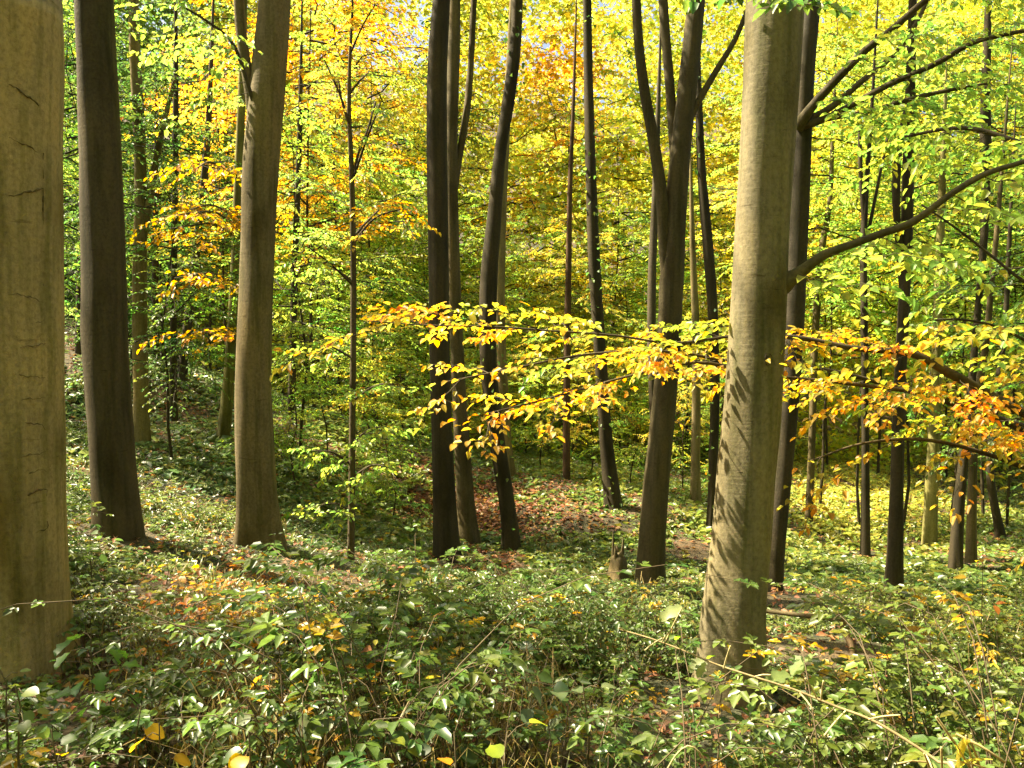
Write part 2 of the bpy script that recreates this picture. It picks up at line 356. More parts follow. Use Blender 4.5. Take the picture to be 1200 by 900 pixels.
def big_tree(key, label, path, Y, color=BARK, top=13.0, crown=None, ccol=LIME, cs=1.0, cz=None, flare=.35, seg=24, forks=(), group='beech trunks of the wood', name='beech_tree', lean_up=.6, ivy=0):
    rows = px_path(path, Y); base = rows[0].copy(); base[2] = min(base[2], gz(base[0], base[1]))
    rows[0, 2] = base[2]; d = unit(rows[-1, :3]-rows[-2, :3])
    if path[-1][1] <= 40 and top:
        end = rows[-1, :3]; rr = rows[-1, 3]; k = 4
        for i in range(1, k+1):
            dd = unit(d*(1-lean_up*i/k) + np.array([0, 0, 1])*lean_up*i/k)
            end = end + dd*max(.5, (top-rows[-1, 2]))/k; rows = np.vstack([rows, [*end, max(.02, rr*(1-.75*i/k))]]) if i == 1 else np.vstack([rows[:], [*end, max(.02, rr*(1-.72*i/k))]])
            if i == 1: pass
    if not top:
        e_ = rows[-1].copy(); e_[:3] += (d*.7 + np.array([0, 0, .3]))*3.0; e_[3] = .006; rows = np.vstack([rows, e_])
    low = rows[0].copy(); low[2] -= .35
    rows = np.vstack([low, rows]); S = smooth_path(rows, .12 if rows[:, 3].max() > .1 else .25)
    t = thing(name, label, 'tree', base[:3], group)
    seed = sum(ord(c) for c in key)*7
    sg = seg if rows[:, 3].max() > .1 else 12
    W_ = Wood(); W_.tube(S[:, :3], np.maximum(S[:, 3], .006), sg, trunk_lobes(seed, flare, base[2], rows[1, 3]))
    link('trunk', W_.mesh('trunk', M_BARK, base[:3]), t, color=color)
    for fp, fY in forks:
        fr = smooth_path(px_path(fp, Y, fY - Y), .15); f = Wood(); f.tube(fr[:, :3], np.maximum(fr[:, 3], .005), 12, trunk_lobes(seed+5, 0, -99, 1))
        link('limb', f.mesh('limb', M_BARK, base[:3]), t, color=color)
    if ivy:
        r = np.random.default_rng(seed+1); lv = Leaves(); n_ = ivy
        k = r.integers(3, len(S)-1, n_); keep = (vnoise(S[k, 2]*1.3, k*0, seed) > .35); k = k[keep]; n_ = len(k)
        a = r.random(n_)*6.28; o_ = np.stack([np.cos(a), np.sin(a), r.normal(0, .3, n_)], 1)
        rr_ = S[k, 3] + np.abs(r.normal(0, .10, n_))
        lv.add(S[k, :3]+o_*rr_[:, None]*[1, 1, 1], unit(o_*.6+r.normal(0, .5, (n_, 3))+[0, 0, -.3]), unit(r.normal(0, .5, (n_, 3))+[0, 0, 1]), r.uniform(.06, .10, n_), r.uniform(.05, .07, n_), leaf_variation(r, n_))
        link('ivy', lv.mesh('ivy', M_LEAF, base[:3]), t, color=GREEN, kind='stuff')
    if crown is not None:
        br, cr, _ = CAN[crown]; zc = cz if cz is not None else 6.0
        i = int(np.argmin(abs(S[:, 2]-zc))); loc = S[i, :3]-base[:3]
        for nm, me, c, kd in (('branches', br, color, 'stuff'), ('crown', cr, ccol, 'stuff')):
            o = link(nm, me, t, loc, c, kd); o.rotation_euler = (0, 0, seed % 6.28); o.scale = (cs, cs, cs)
    TREES[key] = (t, S, base[:3]); return t

big_tree('near_left', 'thick ochre-grey beech trunk cut by the left edge of the photo, with dark scars', [(2,785,140),(3,740,134),(4,600,128),(2,400,125),(0,200,124),(0,0,124),(0,-60,120)], 4.6, (.31,.24,.135), 15, 0, GOLD, .7, 10.0, .22, 40)  # bark colour raised to stand in for light on this trunk
big_tree('left_dark', 'dark beech trunk second from the left edge, its left flank lit', [(138,632,52),(135,590,50),(129,500,49),(123,400,50),(122,300,48),(117,150,46),(112,40,44),(109,-30,42)], 8, (.066,.052,.030), 14, 1, GREEN, .9, 9.0, .12, 36)
big_tree('left_lit', 'sunlit beech trunk with a thin fork branching off high on its left', [(304,642,46),(302,600,45),(297,500,43),(297,420,40),(302,300,38),(306,200,40),(314,100,40),(322,0,37),(325,-40,35)], 9, (.145,.115,.066), 14, 2, GOLD, .9, 9.5, .38, 36,  # bark colour kept lighter to show this trunk as sunlit
         forks=[([(299,150,16),(294,110,14),(287,70,13),(281,20,12),(278,-60,11)], 8.9)])
big_tree('centre_dark', 'straight dark beech trunk standing left of the litter patch, front of the close central pair', [(524,662,28),(521,600,27),(516,450,25),(514,300,24),(512,100,23),(517,0,20),(518,-30,20)], 12, BARKD, 15, 0, LIME, 1.0, 6.5, .25)
big_tree('centre_pair', 'slimmer trunk just right of and behind the dark central trunk, with a leaning upper fork', [(551,641,23),(546,590,21),(538,460,17),(531,300,15),(529,180,14),(532,60,14),(533,-30,13)], 14, BARK, 15, None, YEL, .9, 7, .2,
         forks=[([(531,235,8),(538,185,8),(547,130,8),(552,70,7),(556,-20,7)], 14.2)])
big_tree('centre_curved', 'gently curved dark trunk rising from the right edge of the bare litter patch', [(599,638,20),(594,590,19),(580,500,18),(572,420,19),(573,330,20),(579,260,17),(586,180,14),(597,110,14),(604,50,13),(607,-30,13)], 13.5, BARKD, 15, None, YEL, .9, 7, .25, ivy=260)
big_tree('pale_behind', 'pale thin trunk half hidden behind the curved central trunk', [(598,560,13),(594,520,12),(589,440,12),(586,360,12),(587,280,11),(592,180,9),(598,60,8)], 18.5, BARKP, 0, None, flare=.2)
big_tree('red_thin', 'thin reddish-brown straight trunk standing in the far centre hollow', [(664,562,9),(664,480,8.5),(665,400,8),(666,330,7.5),(668,220,6),(672,120,4)], 18.5, BARKR, 0, None, flare=.2)
big_tree('ivy_trunk', 'slender ivy-clad trunk left of the three-forked beech, leaning slightly to the right at its foot', [(719,592,18),(714,550,17),(709,500,15),(703,410,14),(697,320,14),(693,220,12),(690,110,11),(688,0,10),(688,-30,9)], 15.5, BARKD, 14, 0, LIME, .8, 7, .2, ivy=520)
big_tree('forked', 'three-forked beech left of the big right-hand trunk, splitting halfway up the picture', [(761,704,31),(763,650,30),(768,580,30),(776,500,29),(783,420,28),(787,330,28),(793,230,25),(801,140,23),(812,40,22),(818,-30,20)], 11.5, (.072,.057,.029), 14, 1, LIME, 1.0, 7, .25, 28,  # bark colour darkened for the shade it stands in
         forks=[([(784,345,16),(779,290,14),(776,235,14),(766,165,13),(755,105,12),(748,45,11),(744,-30,10)], 11.3), ([(794,215,14),(790,165,12),(784,90,11),(778,20,11),(776,-40,10)], 11.7), ([(800,155,9),(818,120,8),(838,85,7),(862,45,6),(880,0,5)], 11.4)])
big_tree('right_big', 'large smooth grey beech trunk right of centre with small knots', [(856,832,84),(857,800,80),(860,720,74),(868,640,69),(874,560,67),(881,490,66),(886,410,65),(890,330,63),(895,230,62),(901,130,62),(906,30,64),(909,-40,62)], 5.2, (.165,.142,.088), 13, 2, YEL, .8, 7.0, .30, 48)  # bark colour brightened in place of sun on the lower trunk
big_tree('right_shadow', 'dark leaning trunk standing directly behind the large right-hand beech', [(902,692,27),(908,630,25),(916,560,23),(924,480,22),(930,400,21),(933,320,22),(937,220,23),(942,100,24),(950,10,22),(954,-40,20)], 8.5, (.045,.037,.025), 13, 0, LIME, .8, 7, .2, 24)  # shade behind the big trunk is put into this dark bark colour
big_tree('right_slim', 'slim brown trunk right of the big beech, dividing into two parallel stems near the top', [(1047,702,20),(1049,640,18),(1051,560,15),(1053,480,14),(1058,380,13),(1062,300,13),(1064,220,13),(1066,130,11),(1069,30,9),(1070,-30,8)], 11, BARKD, 11, None, flare=.25,
         forks=[([(1058,335,9),(1052,270,8),(1050,220,9),(1054,170,8),(1062,130,6)], 10.9)])
big_tree('right_thin', 'thin dark trunk before the bright clearing, forking into fine upper stems', [(1014,658,11),(1014,600,10),(1014,520,8.5),(1013,400,8),(1012,300,8),(1014,240,7),(1018,180,5),(1022,120,4)], 16, BARKD, 0, None, flare=.2,
         forks=[([(1013,260,6),(1009,210,5),(1007,150,4)], 16), ([(1014,290,4),(1028,220,3.5),(1040,160,3)], 16)])
big_tree('right_pale', 'pale moss-green trunk blurred by leaves beyond the slim right-hand trunks', [(1089,640,17),(1091,590,15),(1094,520,13),(1097,440,12),(1100,330,10),(1104,220,8)], 17, (.21,.19,.07), 0, None, flare=.2)
big_tree('right_pair', 'dark left-hand stem of the close trunk pair near the right edge', [(1120,658,15),(1123,600,13),(1129,540,11),(1138,460,9),(1143,400,8),(1148,340,8),(1154,260,9),(1155,180,12),(1155,110,10),(1157,40,8)], 13.5, BARKD, 0, None, flare=.2)
big_tree('right_pair2', 'brown right-hand stem of the close trunk pair near the right edge', [(1138,662,12),(1139,600,11),(1141,530,9),(1146,460,8),(1156,400,7),(1162,330,6),(1170,250,5)], 14, BARK, 0, None, flare=.2)
big_tree('right_edge', 'thin crooked trunk nearest the right edge in the far thicket', [(1173,628,10),(1165,590,9),(1160,550,9),(1164,500,8),(1172,430,7),(1178,380,6),(1182,300,5)], 16, BARKD, 0, None, flare=.2)
big_tree('left_pale', 'slim pale yellow-brown trunk between the two dark left-hand beeches', [(165,518,19),(165,470,17),(164,400,17),(164,320,16),(165,230,14),(163,150,14),(158,60,12),(156,-20,10)], 13, BARKP, 12, 1, GREEN, .8, 6, .2,
         forks=[([(168,275,10),(176,230,9),(183,190,8),(193,140,6),(206,90,4)], 13)])
big_tree('left_pole', 'thin straight pole-like trunk right of the slim pale left-hand trunk', [(204,497,8),(203,420,7.5),(204,320,7),(205,220,6.5),(206,100,6)], 15.5, BARKD, 0, None, flare=.15)
big_tree('left_leaning', 'dark trunk leaning to the right in the shaded left thicket', [(213,444,11),(219,390,10.5),(226,330,10),(234,260,9),(241,190,8),(246,110,6)], 18, (.06,.05,.035), 0, None, flare=.15)
big_tree('left_yellow', 'olive trunk whose top hides in golden leaves left of the sunlit beech', [(262,508,14),(266,470,13),(270,420,12),(275,330,11),(279,220,10),(283,110,9),(286,0,8)], 14.5, (.15,.14,.05), 9, None, flare=.2)
big_tree('left_gap', 'narrow dark trunk on the bank in the gap beside the edge beech', [(93,413,10),(94,350,9),(96,280,8),(97,180,8)], 19, (.06,.045,.035), 0, None, flare=.15)
big_tree('left_far', 'very thin dim trunk deep in the left-hand thicket', [(183,436,9),(182,380,8),(182,300,7),(183,200,6)], 22, BARKD, 0, None, flare=.15)
big_tree('thin_sapling', 'thin dark sapling stem with fine side twigs left of the central trunks', [(411,662,9),(412,600,8.5),(413,500,8),(414,400,7.5),(414,300,7),(412,200,6),(409,130,5),(410,70,4),(413,10,3),(412,-40,2)], 9.3, (.085,.065,.04), 0, None, flare=.2,
         forks=[([(412,215,3.5),(420,180,3),(430,155,2.5),(440,120,2)], 9.3), ([(413,280,3),(425,265,2.5),(445,245,2)], 9.5), ([(414,330,3),(400,320,2.5),(385,310,2)], 9.2), ([(411,150,3),(402,125,2.5),(396,90,2)], 9.2), ([(410,110,3),(421,95,2.2),(432,85,1.6)], 9.3)])
big_tree('mid_dark', 'slender dark trunk between the three-forked beech and the large right-hand beech', [(833,622,11),(836,540,11),(838,450,11),(835,360,12),(828,270,12),(822,200,10),(819,120,8),(818,60,6)], 15, BARKD, 0, None, flare=.2, ivy=120)
big_tree('mid_pale', 'short pale trunk foot glimpsed low beyond the three-forked beech', [(815,590,12),(815,540,11),(816,480,10),(816,400,9),(812,300,7)], 18, BARKP, 0, None, flare=.2)
big_tree('mid_back', 'shaded thin trunk close behind the left fork of the three-forked beech', [(768,590,9),(766,500,9),(764,420,10),(764,330,10),(767,250,9),(770,170,7)], 17, (.08,.065,.045), 0, None, flare=.2)
big_tree('gold_back', 'faint thin trunk among the golden leaves right of the sunlit left beech', [(338,560,9),(342,450,8.5),(345,330,8),(349,220,7),(352,120,5)], 18, BARKD, 0, None, flare=.15)
big_tree('clearing_left', 'thin bent trunk left of the bright clearing beyond the dark leaning trunk', [(948,600,9),(952,500,8),(955,400,8),(962,300,8),(972,240,6),(975,180,5)], 19, BARK, 0, None, flare=.15)

# broken stump left of the forked beech
sb = at(724, 668, 12.2); sb[2] = gz(sb[0], sb[1])
st = thing('stump', 'short splintered tree stump left of the foot of the three-forked beech', 'stump', sb)
W_ = Wood(); hh = np.array([-.2, 0, .1, .25, .36, .42]); W_.tube(np.stack([hh*.03, hh*0, hh], 1), np.array([.14, .125, .11, .105, .10, .06]), 16, trunk_lobes(3, .5, 0, .1))
for a_, h_ in ((.3, .95), (1.6, .82), (2.7, 1.05), (4.1, .86), (5.3, .78)): W_.tube(np.array([[.065*math.cos(a_), .065*math.sin(a_), .34], [.075*math.cos(a_), .07*math.sin(a_), .46], [.08*math.cos(a_), .07*math.sin(a_), h_-.28]]), [.035, .026, .004], 6)
link('trunk', W_.mesh('stump', M_BARK), st, color=BARK)

# scars and knots on the two nearest trunks
def scar(key, pxs, Y, wd, name='bark_scar', depth=.5, color=(.03,.024,.015)):
    """a raised cracked ridge lying on the trunk surface, through pixel points on the near side"""
    t, S, b = TREES[key]; P = []
    for px, py in pxs:
        p = at(px, py, Y); i = int(np.argmin(abs(S[:, 2]-p[2]))); c = S[i, :3]; r_ = S[i, 3]
        dx = np.clip((p[0]-c[0])/r_, -.96, .96); P.append([c[0]+dx*r_, c[1]-math.sqrt(1-dx*dx)*r_, p[2]])
    P = smooth_path(np.array(P), .012); k = len(P); P = P + np.stack([0*P[:, 0], 0*P[:, 0], .004*np.sin(np.arange(k)*.9+pxs[0][1])+.003*np.sin(np.arange(k)*2.3)], 1); rad = wd*np.clip(np.sin(np.linspace(.12, 3.0, k)), .2, 1)*(1+.5*np.sin(np.arange(k)*1.7))
    W_ = Wood(); W_.tube(P, np.maximum(rad, .0012), 6); link(name, W_.mesh(name, M_BARK, b), t, color=color)
for q in [[(0,93),(14,104),(27,115),(33,119)], [(33,119),(35,126),(33,132)], [(30,117),(38,115),(41,119)],[(0,228),(18,217),(40,213),(56,212),(66,216)], [(56,212),(60,222),(59,240),(57,252)], [(0,158),(14,164),(22,172)],
          [(36,176),(44,169),(52,172),(60,178)], [(24,200),(40,195),(62,190)], [(30,243),(42,251),(54,258)], [(25,240),(28,230),(33,224)], [(36,292),(48,288),(64,291)], [(0,344),(12,345),(24,353)],
          [(52,332),(62,331)], [(20,379),(44,374),(62,372)], [(0,472),(20,470),(36,471)], [(0,498),(22,501),(52,510)], [(0,540),(18,538),(42,537)], [(2,562),(24,558),(42,560)], [(0,588),(20,584),(44,582),(60,592)],
          [(20,634),(40,630),(56,622)], [(0,438),(20,444),(55,445)], [(10,408),(30,404),(60,402)]]:
    scar('near_left', q, 4.3, .0046 if len(q) > 3 else .0026, color=(.11,.083,.045) if len(q) > 3 else (.16,.12,.065))
for px, py, a in [(838,628,1), (848,632,.8), (839,640,.7), (839,674,.8), (833,725,.9), (833,737,1.3), (830,749,.8), (861,736,.5), (903,421,1.6), (870,352,.6), (854,432,1), (853,445,.9), (902,421,.7)]:
    sx, sy = 3.0*a, 4.2*a
    scar('right_big', [(px+sx*math.cos(u), py+sy*math.sin(u)) for u in np.linspace(0, 6.1, 8)], 5.0, .0032, 'knot', color=(.06,.045,.028))
for q in [[(866,152),(890,154),(925,150)], [(868,248),(880,250)], [(860,345),(880,352),(905,358)], [(852,437),(870,440),(900,436)], [(842,551),(870,555),(905,550)], [(858,590),(880,588)], [(884,592),(900,594)], [(838,500),(842,470)], [(858,340),(863,352),(862,366)], [(828,660),(850,664)]]:
    scar('right_big', q, 5.0, .0020, color=(.085,.068,.042))

# ------------------------------------------------------------------ boughs of the near trees
def leaf_mesh(name, kind, seed, mat):
    """one single leaf, unit length along +x, folded and curved"""
    r = np.random.default_rng(seed); u = np.array([0, .12, .3, .5, .7, .87, 1.0])
    wd = {'beech': [.0, .17, .29, .31, .25, .13, .0], 'bramble': [.0, .25, .36, .35, .26, .12, .0], 'round': [.0, .26, .40, .44, .37, .2, .0], 'maple': [.0, .28, .20, .42, .19, .22, .0]}[kind]
    wd = np.array(wd)*(1 + r.normal(0, .06, 7)); bend = -.22*r.uniform(.5, 1.5)*u**2; tw = r.normal(0, .06)
    V = [[x, 0, b] for x, b in zip(u, bend)]
    for s in (1, -1): V += [[x - (.03 if 0 < i < 6 else 0), s*w_, b + .22*w_ + s*tw*x + r.normal(0, .012)] for i, (x, w_, b) in enumerate(zip(u, wd, bend))]
    F = []
    for i in range(6):
        F.append([i, i+1, 7+i+1, 7+i]); F.append([i, 14+i, 14+i+1, i+1])
    V += [[-.18, .012, .03], [-.18, -.012, .03], [.04, .012, 0], [.04, -.012, 0]]; F.append([21, 22, 24, 23])
    c = np.ones((len(V), 3)); c[:7] *= [1.25, 1.2, 1.1]; c[21:] = [.9, .6, .5]
    return mesh_from(name, V, np.array(F), mat, True, c)
BEECH = [leaf_mesh('beech_leaf', 'beech', i, M_LEAF) for i in range(4)]
BRAM = [leaf_mesh('bramble_leaf', 'bramble', 20+i, M_UNDER) for i in range(3)]
ROUND = [leaf_mesh('round_leaf', 'round', 30+i, M_LEAF) for i in range(3)]
MAPLE = [leaf_mesh('maple_leaf', 'maple', 40+i, M_LEAF) for i in range(2)]
def place_leaf(protos, parent, P, D, Nn, L, color, wr=1.0):
    D = Vector(D).normalized(); S_ = Vector(Nn).cross(D).normalized(); Nn = D.cross(S_)
    o = bpy.data.objects.new('leaf', random.choice(protos)); COL.objects.link(o); o.parent = parent
    from mathutils import Matrix
    m = Matrix((D, S_, Nn)).transposed().to_4x4(); o.rotation_euler = m.to_euler(); o.location = tuple(float(v) for v in P)
    o.scale = (L, L*wr, L); o.color = (*[float(max(.004, c)) for c in color], 1); return o
BOUGH_CALLS = []
def bough(key, paths, Y0, Y1, color, sprays, leafcol, leaf=.075, single=0, warm=.4, twigs=9, dens=.6, name='branch', seed=0, bias=0, L=(.5, 1.1), down=(-.35, .25), mix=((1, 1, 1),)):
    """a bough on tree `key` along a pixel path with leafy side sprays; `single` leaves are objects of their own"""
    t, S, b = TREES[key]; r = np.random.default_rng(500+seed)
    rows = smooth_path(px_path(paths, Y0, Y1-Y0), .08); W_ = Wood(); lv = Leaves()
    W_.tube(rows[:, :3], np.maximum(rows[:, 3], .002), 9, trunk_lobes(seed, 0, -99, 1))
    for i in range(sprays):
        k = int((.10+.9*(i+r.random())/sprays)*(len(rows)-1)); p = rows[k, :3]; d = unit(rows[min(k+2, len(rows)-1), :3]-rows[max(k-2, 0), :3])
        az = math.atan2(d[1], d[0]) + (1 if i % 2 else -1)*r.uniform(.35, 1.3)
        spray(r, W_, lv, p, az, r.uniform(*down), r.uniform(*L), leaf, twigs, dens, droop=.2, rad=.004, warm=warm, bias=bias, mul=mix[int(r.integers(0, len(mix)))])
    bo = link(name, W_.mesh(name, M_BARK, b), t, color=color)
    P, D, Nn, LL, WW, C = lv.arrays(); n_ = len(P)
    mask = np.zeros(n_, bool)
    if single:
        x, y = proj(P); vis = np.where((x > 380) & (x < 1195) & (y > 0) & (y < 890))[0]
        mask[r.permutation(vis)[:single]] = True
        for i in np.where(mask)[0]:
            place_leaf(BEECH, bo, P[i]-b, D[i], Nn[i], float(LL[i])*1.15, C[i]*leafcol)
    rest = Leaves(); m = ~mask; rest.add(P[m], D[m], Nn[m], LL[m], WW[m], C[m])
    link('foliage', rest.mesh('foliage', M_LEAF, b), bo, color=leafcol, kind='stuff')
    return n_
# tree off the right edge that carries the orange bough across the picture and the dark lower bough
xr = at(1330, 700, 6.0); xr[2] = gz(xr[0], xr[1])
big_tree('orange_tree', 'beech off the right edge whose orange-leaved bough crosses the picture', [(1330,800,80),(1332,600,70),(1335,300,66),(1338,0,62),(1340,-40,60)], 6.0, BARK, 12, None, flare=.3)
bough('orange_tree', [(1322,520,22),(1270,508,18),(1200,484,12),(1150,457,11),(1112,437,12),(1070,415,9),(1000,408,7),(930,395,6),(860,394,4),(790,402,3.3),(720,393,2.8),(650,388,2.4),(580,383,2),(500,381,1.6),(430,376,1.2)], 6.0, 5.3, (.07,.055,.035), 30, (.44,.28,.03), .058, 170, .5, 11, .66, seed=1, bias=-.2, L=(.4, .9), down=(-.35, .45), mix=((1,1,1),(1,1,1),(1.05,.8,.85),(.8,1.05,1),(.5,.9,1),(1.05,.85,.9)))
bough('orange_tree', [(1325,560,16),(1230,520,9),(1120,470,6),(1000,450,5),(900,440,4),(820,425,4),(740,440,3),(650,465,2.4),(570,485,1.6)], 6.4, 5.5, (.07,.055,.035), 26, (.43,.30,.03), .058, 110, .5, 11, .66, seed=2, bias=-.2, L=(.4, .85), down=(-.3, .4), mix=((1,1,1),(1,1,1),(1.05,.8,.85),(.8,1.05,1),(.5,.9,1),(1.05,.85,.9)))
bough('orange_tree', [(1325,540,14),(1200,500,8),(1080,462,6),(960,432,5),(870,425,4),(780,412,3.4),(690,415,2.8),(600,432,2.2),(520,448,1.6)], 6.8, 6.2, (.07,.055,.035), 18, (.36,.32,.035), .064, 0, .45, 10, .55, seed=31, bias=-.2, L=(.45, .8), down=(-.25, .25), mix=((1,1,1),(1,1,1),(1.05,.8,.85),(.8,1.05,1),(.5,.9,1),(1.05,.85,.9)))
bough('orange_tree', [(1325,600,12),(1230,560,7),(1150,530,5),(1080,515,4),(1010,520,3),(950,540,2)], 6.4, 5.6, (.07,.055,.035), 6, (.36,.24,.03), .07, 0, .6, 8, .4, seed=32, L=(.4, .7), down=(-.7, 0))
bough('orange_tree', [(1322,250,16),(1260,200,10),(1200,170,7),(1130,150,5),(1060,160,3)], 6.2, 6.8, (.07,.055,.035), 14, LIME, .075, 0, .35, 10, .7, seed=33, L=(.5, 1.0))
# boughs of the big right-hand beech and of the dark trunk behind it
bough('right_big', [(896,338,46),(914,334,32),(926,327,20),(942,316,14),(965,299,11),(1000,286,9.5),(1035,273,9),(1065,263,9.5),(1090,246,8),(1115,227,7.5),(1150,206,7),(1185,194,6),(1240,180,5),(1330,160,4)], 5.2, 4.9, (.085,.07,.032), 13, LIME, .078, 0, .35, 9, .55, seed=3, L=(.5, 1.0))
bough('right_shadow', [(934,150,16),(950,127,11),(970,104,10),(990,83,9.5),(1015,58,9),(1045,35,8),(1085,0,7),(1150,-50,5)], 8.4, 7.6, (.085,.068,.04), 12, LIME, .08, 0, .35, 9, .55, seed=4, L=(.6, 1.2))
bough('right_shadow', [(945,142,9),(975,125,8),(1010,95,7),(1050,62,6),(1075,25,5),(1095,-20,4)], 8.5, 8.2, (.085,.068,.04), 8, LIME, .08, 0, .35, 8, .55, seed=5, L=(.5, 1.0))
bough('right_shadow', [(940,148,10),(965,140,8),(1000,122,7.5),(1040,100,7),(1075,85,7),(1105,70,7),(1140,50,6),(1180,40,5),(1260,25,4)], 8.4, 7.4, (.085,.068,.04), 13, LIME, .08, 0, .35, 9, .55, seed=6, L=(.6, 1.2))
bough('right_shadow', [(942,147,8),(975,138,6.5),(1020,130,6),(1060,118,6),(1100,108,5),(1156,98,3)], 8.4, 7.8, (.085,.068,.04), 11, LIME, .08, 0, .35, 9, .55, seed=7, L=(.6, 1.1))
bough('orange_tree', [(1320,470,10),(1250,420,6),(1200,398,4),(1175,385,3.2),(1150,378,3),(1120,374,2.5),(1095,375,2)], 6.0, 5.6, (.05,.04,.028), 8, YEL, .08, 0, .5, 9, .6, seed=8, L=(.5, .9))
bough('orange_tree', [(1320,420,10),(1240,350,6),(1200,330,4),(1150,290,3),(1110,260,2.5),(1080,240,2)], 6.0, 6.4, (.05,.04,.028), 9, LIME, .08, 0, .4, 9, .6, seed=9, L=(.5, 1.0))
bough('left_lit', [(300,130,5),(275,55,4),(250,30,3),(215,8,2.5),(180,-10,2)], 8.9, 8.2, (.06,.05,.035), 12, LIME, .08, 0, .3, 9, .6, seed=10, bias=-.3, L=(.6, 1.2))
bough('right_big', [(885,-60,10),(880,-30,6),(890,-10,4),(920,0,3),(950,5,2)], 5.2, 4.4, (.1,.08,.05), 7, GREEN, .075, 0, .3, 8, .6, seed=11, L=(.3, .5), down=(-.5, 0))
for i, q in enumerate([[(412,215,3),(428,168,2.5),(446,120,1.5)], [(413,285,3),(440,255,2.4),(470,245,1.5)], [(414,335,3),(388,310,2.4),(362,290,1.5)], [(411,150,3),(398,110,2.4),(380,70,1.5)], [(413,420,3),(385,405,2.2),(352,400,1.2)], [(413,470,3),(440,452,2.2),(468,450,1.2)], [(412,545,3),(390,530,2.2),(365,528,1.2)], [(412,560,3),(436,545,2.2),(455,548,1.2)], [(412,60,2.4),(425,30,2),(440,5,1.2)], [(412,600,3),(395,590,2),(375,592,1)], [(412,520,3),(430,505,2),(446,500,1)]]):
    bough('thin_sapling', q, 9.3, 9.1-.15*(i % 3), (.06,.045,.03), 5, GOLD if i in (1, 3, 8) else LIME, .068, 0, .4, 7, .5, seed=60+i, L=(.3, .6))
# golden boughs left of the sunlit trunk, from the olive trunk
for i, (px, py) in enumerate([(200,262), (222,240), (190,248), (225,385), (205,320), (232,190)]):
    bough('left_yellow', [(276,py+15,4),(262,py+6,3),(245,py,2.5),(px,py+6,1.5)], 14.4, 11.2-.3*i, (.08,.065,.04), 6, (.36,.21,.012), .085, 0, .35, 8, .7, seed=20+i, L=(.5, .9), down=(-.3, .1))

# ------------------------------------------------------------------ young beeches of the thicket behind
def young(px, Y, variant, scale, col, label, group, tall=1.0, dz=0.0):
    p = at(px, 500, Y); z = gz(p[0], p[1]); t = thing('young_beech', label, 'tree', (p[0], p[1], z), group)
    br, cr, _ = SAP[variant]; rot = random.random()*6.28
    H = [7.5, 8.5, 6.2, 9.5, 8][variant]*scale*tall
    W_ = Wood(); k = np.linspace(0, 1, 8); wob = np.cumsum(np.random.default_rng(int(abs(px*7+Y*13))).normal(0, .16, (8, 2)), 0); wob -= k[:, None]*wob[-1]
    W_.tube(np.stack([wob[:, 0]*.5, wob[:, 1]*.5, k*(H*.82+.2)-.2], 1), np.linspace(.034, .004, 8)*scale, 7)
    link('trunk', W_.mesh('trunk', M_BARK), t, color=BARKD)
    for nm, me, c in (('branches', br, BARKD), ('crown', cr, col)):
        o = link(nm, me, t, (0, 0, dz), c, 'stuff'); o.rotation_euler = (0, 0, rot); o.scale = (scale, scale, scale*tall)
def mixc(a, b, t): return tuple(x*(1-t)+y*t for x, y in zip(a, b))
Z_ = {
 'green': ('shaded green young beech in the dim thicket behind the left-hand trunks', 'green young beeches of the left thicket'),
 'orange': ('orange-turned young beech glowing behind the sunlit left trunk', 'orange young beeches behind the sunlit trunk'),
 'lime': ('sunlit yellow-green young beech in the thicket behind the central trunks', 'yellow-green young beeches of the central thicket'),
 'right': ('lime-green young beech in the thicket behind the right-hand trunks', 'lime young beeches of the right thicket'),
 'pale': ('brilliantly sunlit pale yellow young beech around the clearing on the right', 'pale young beeches by the bright clearing')}
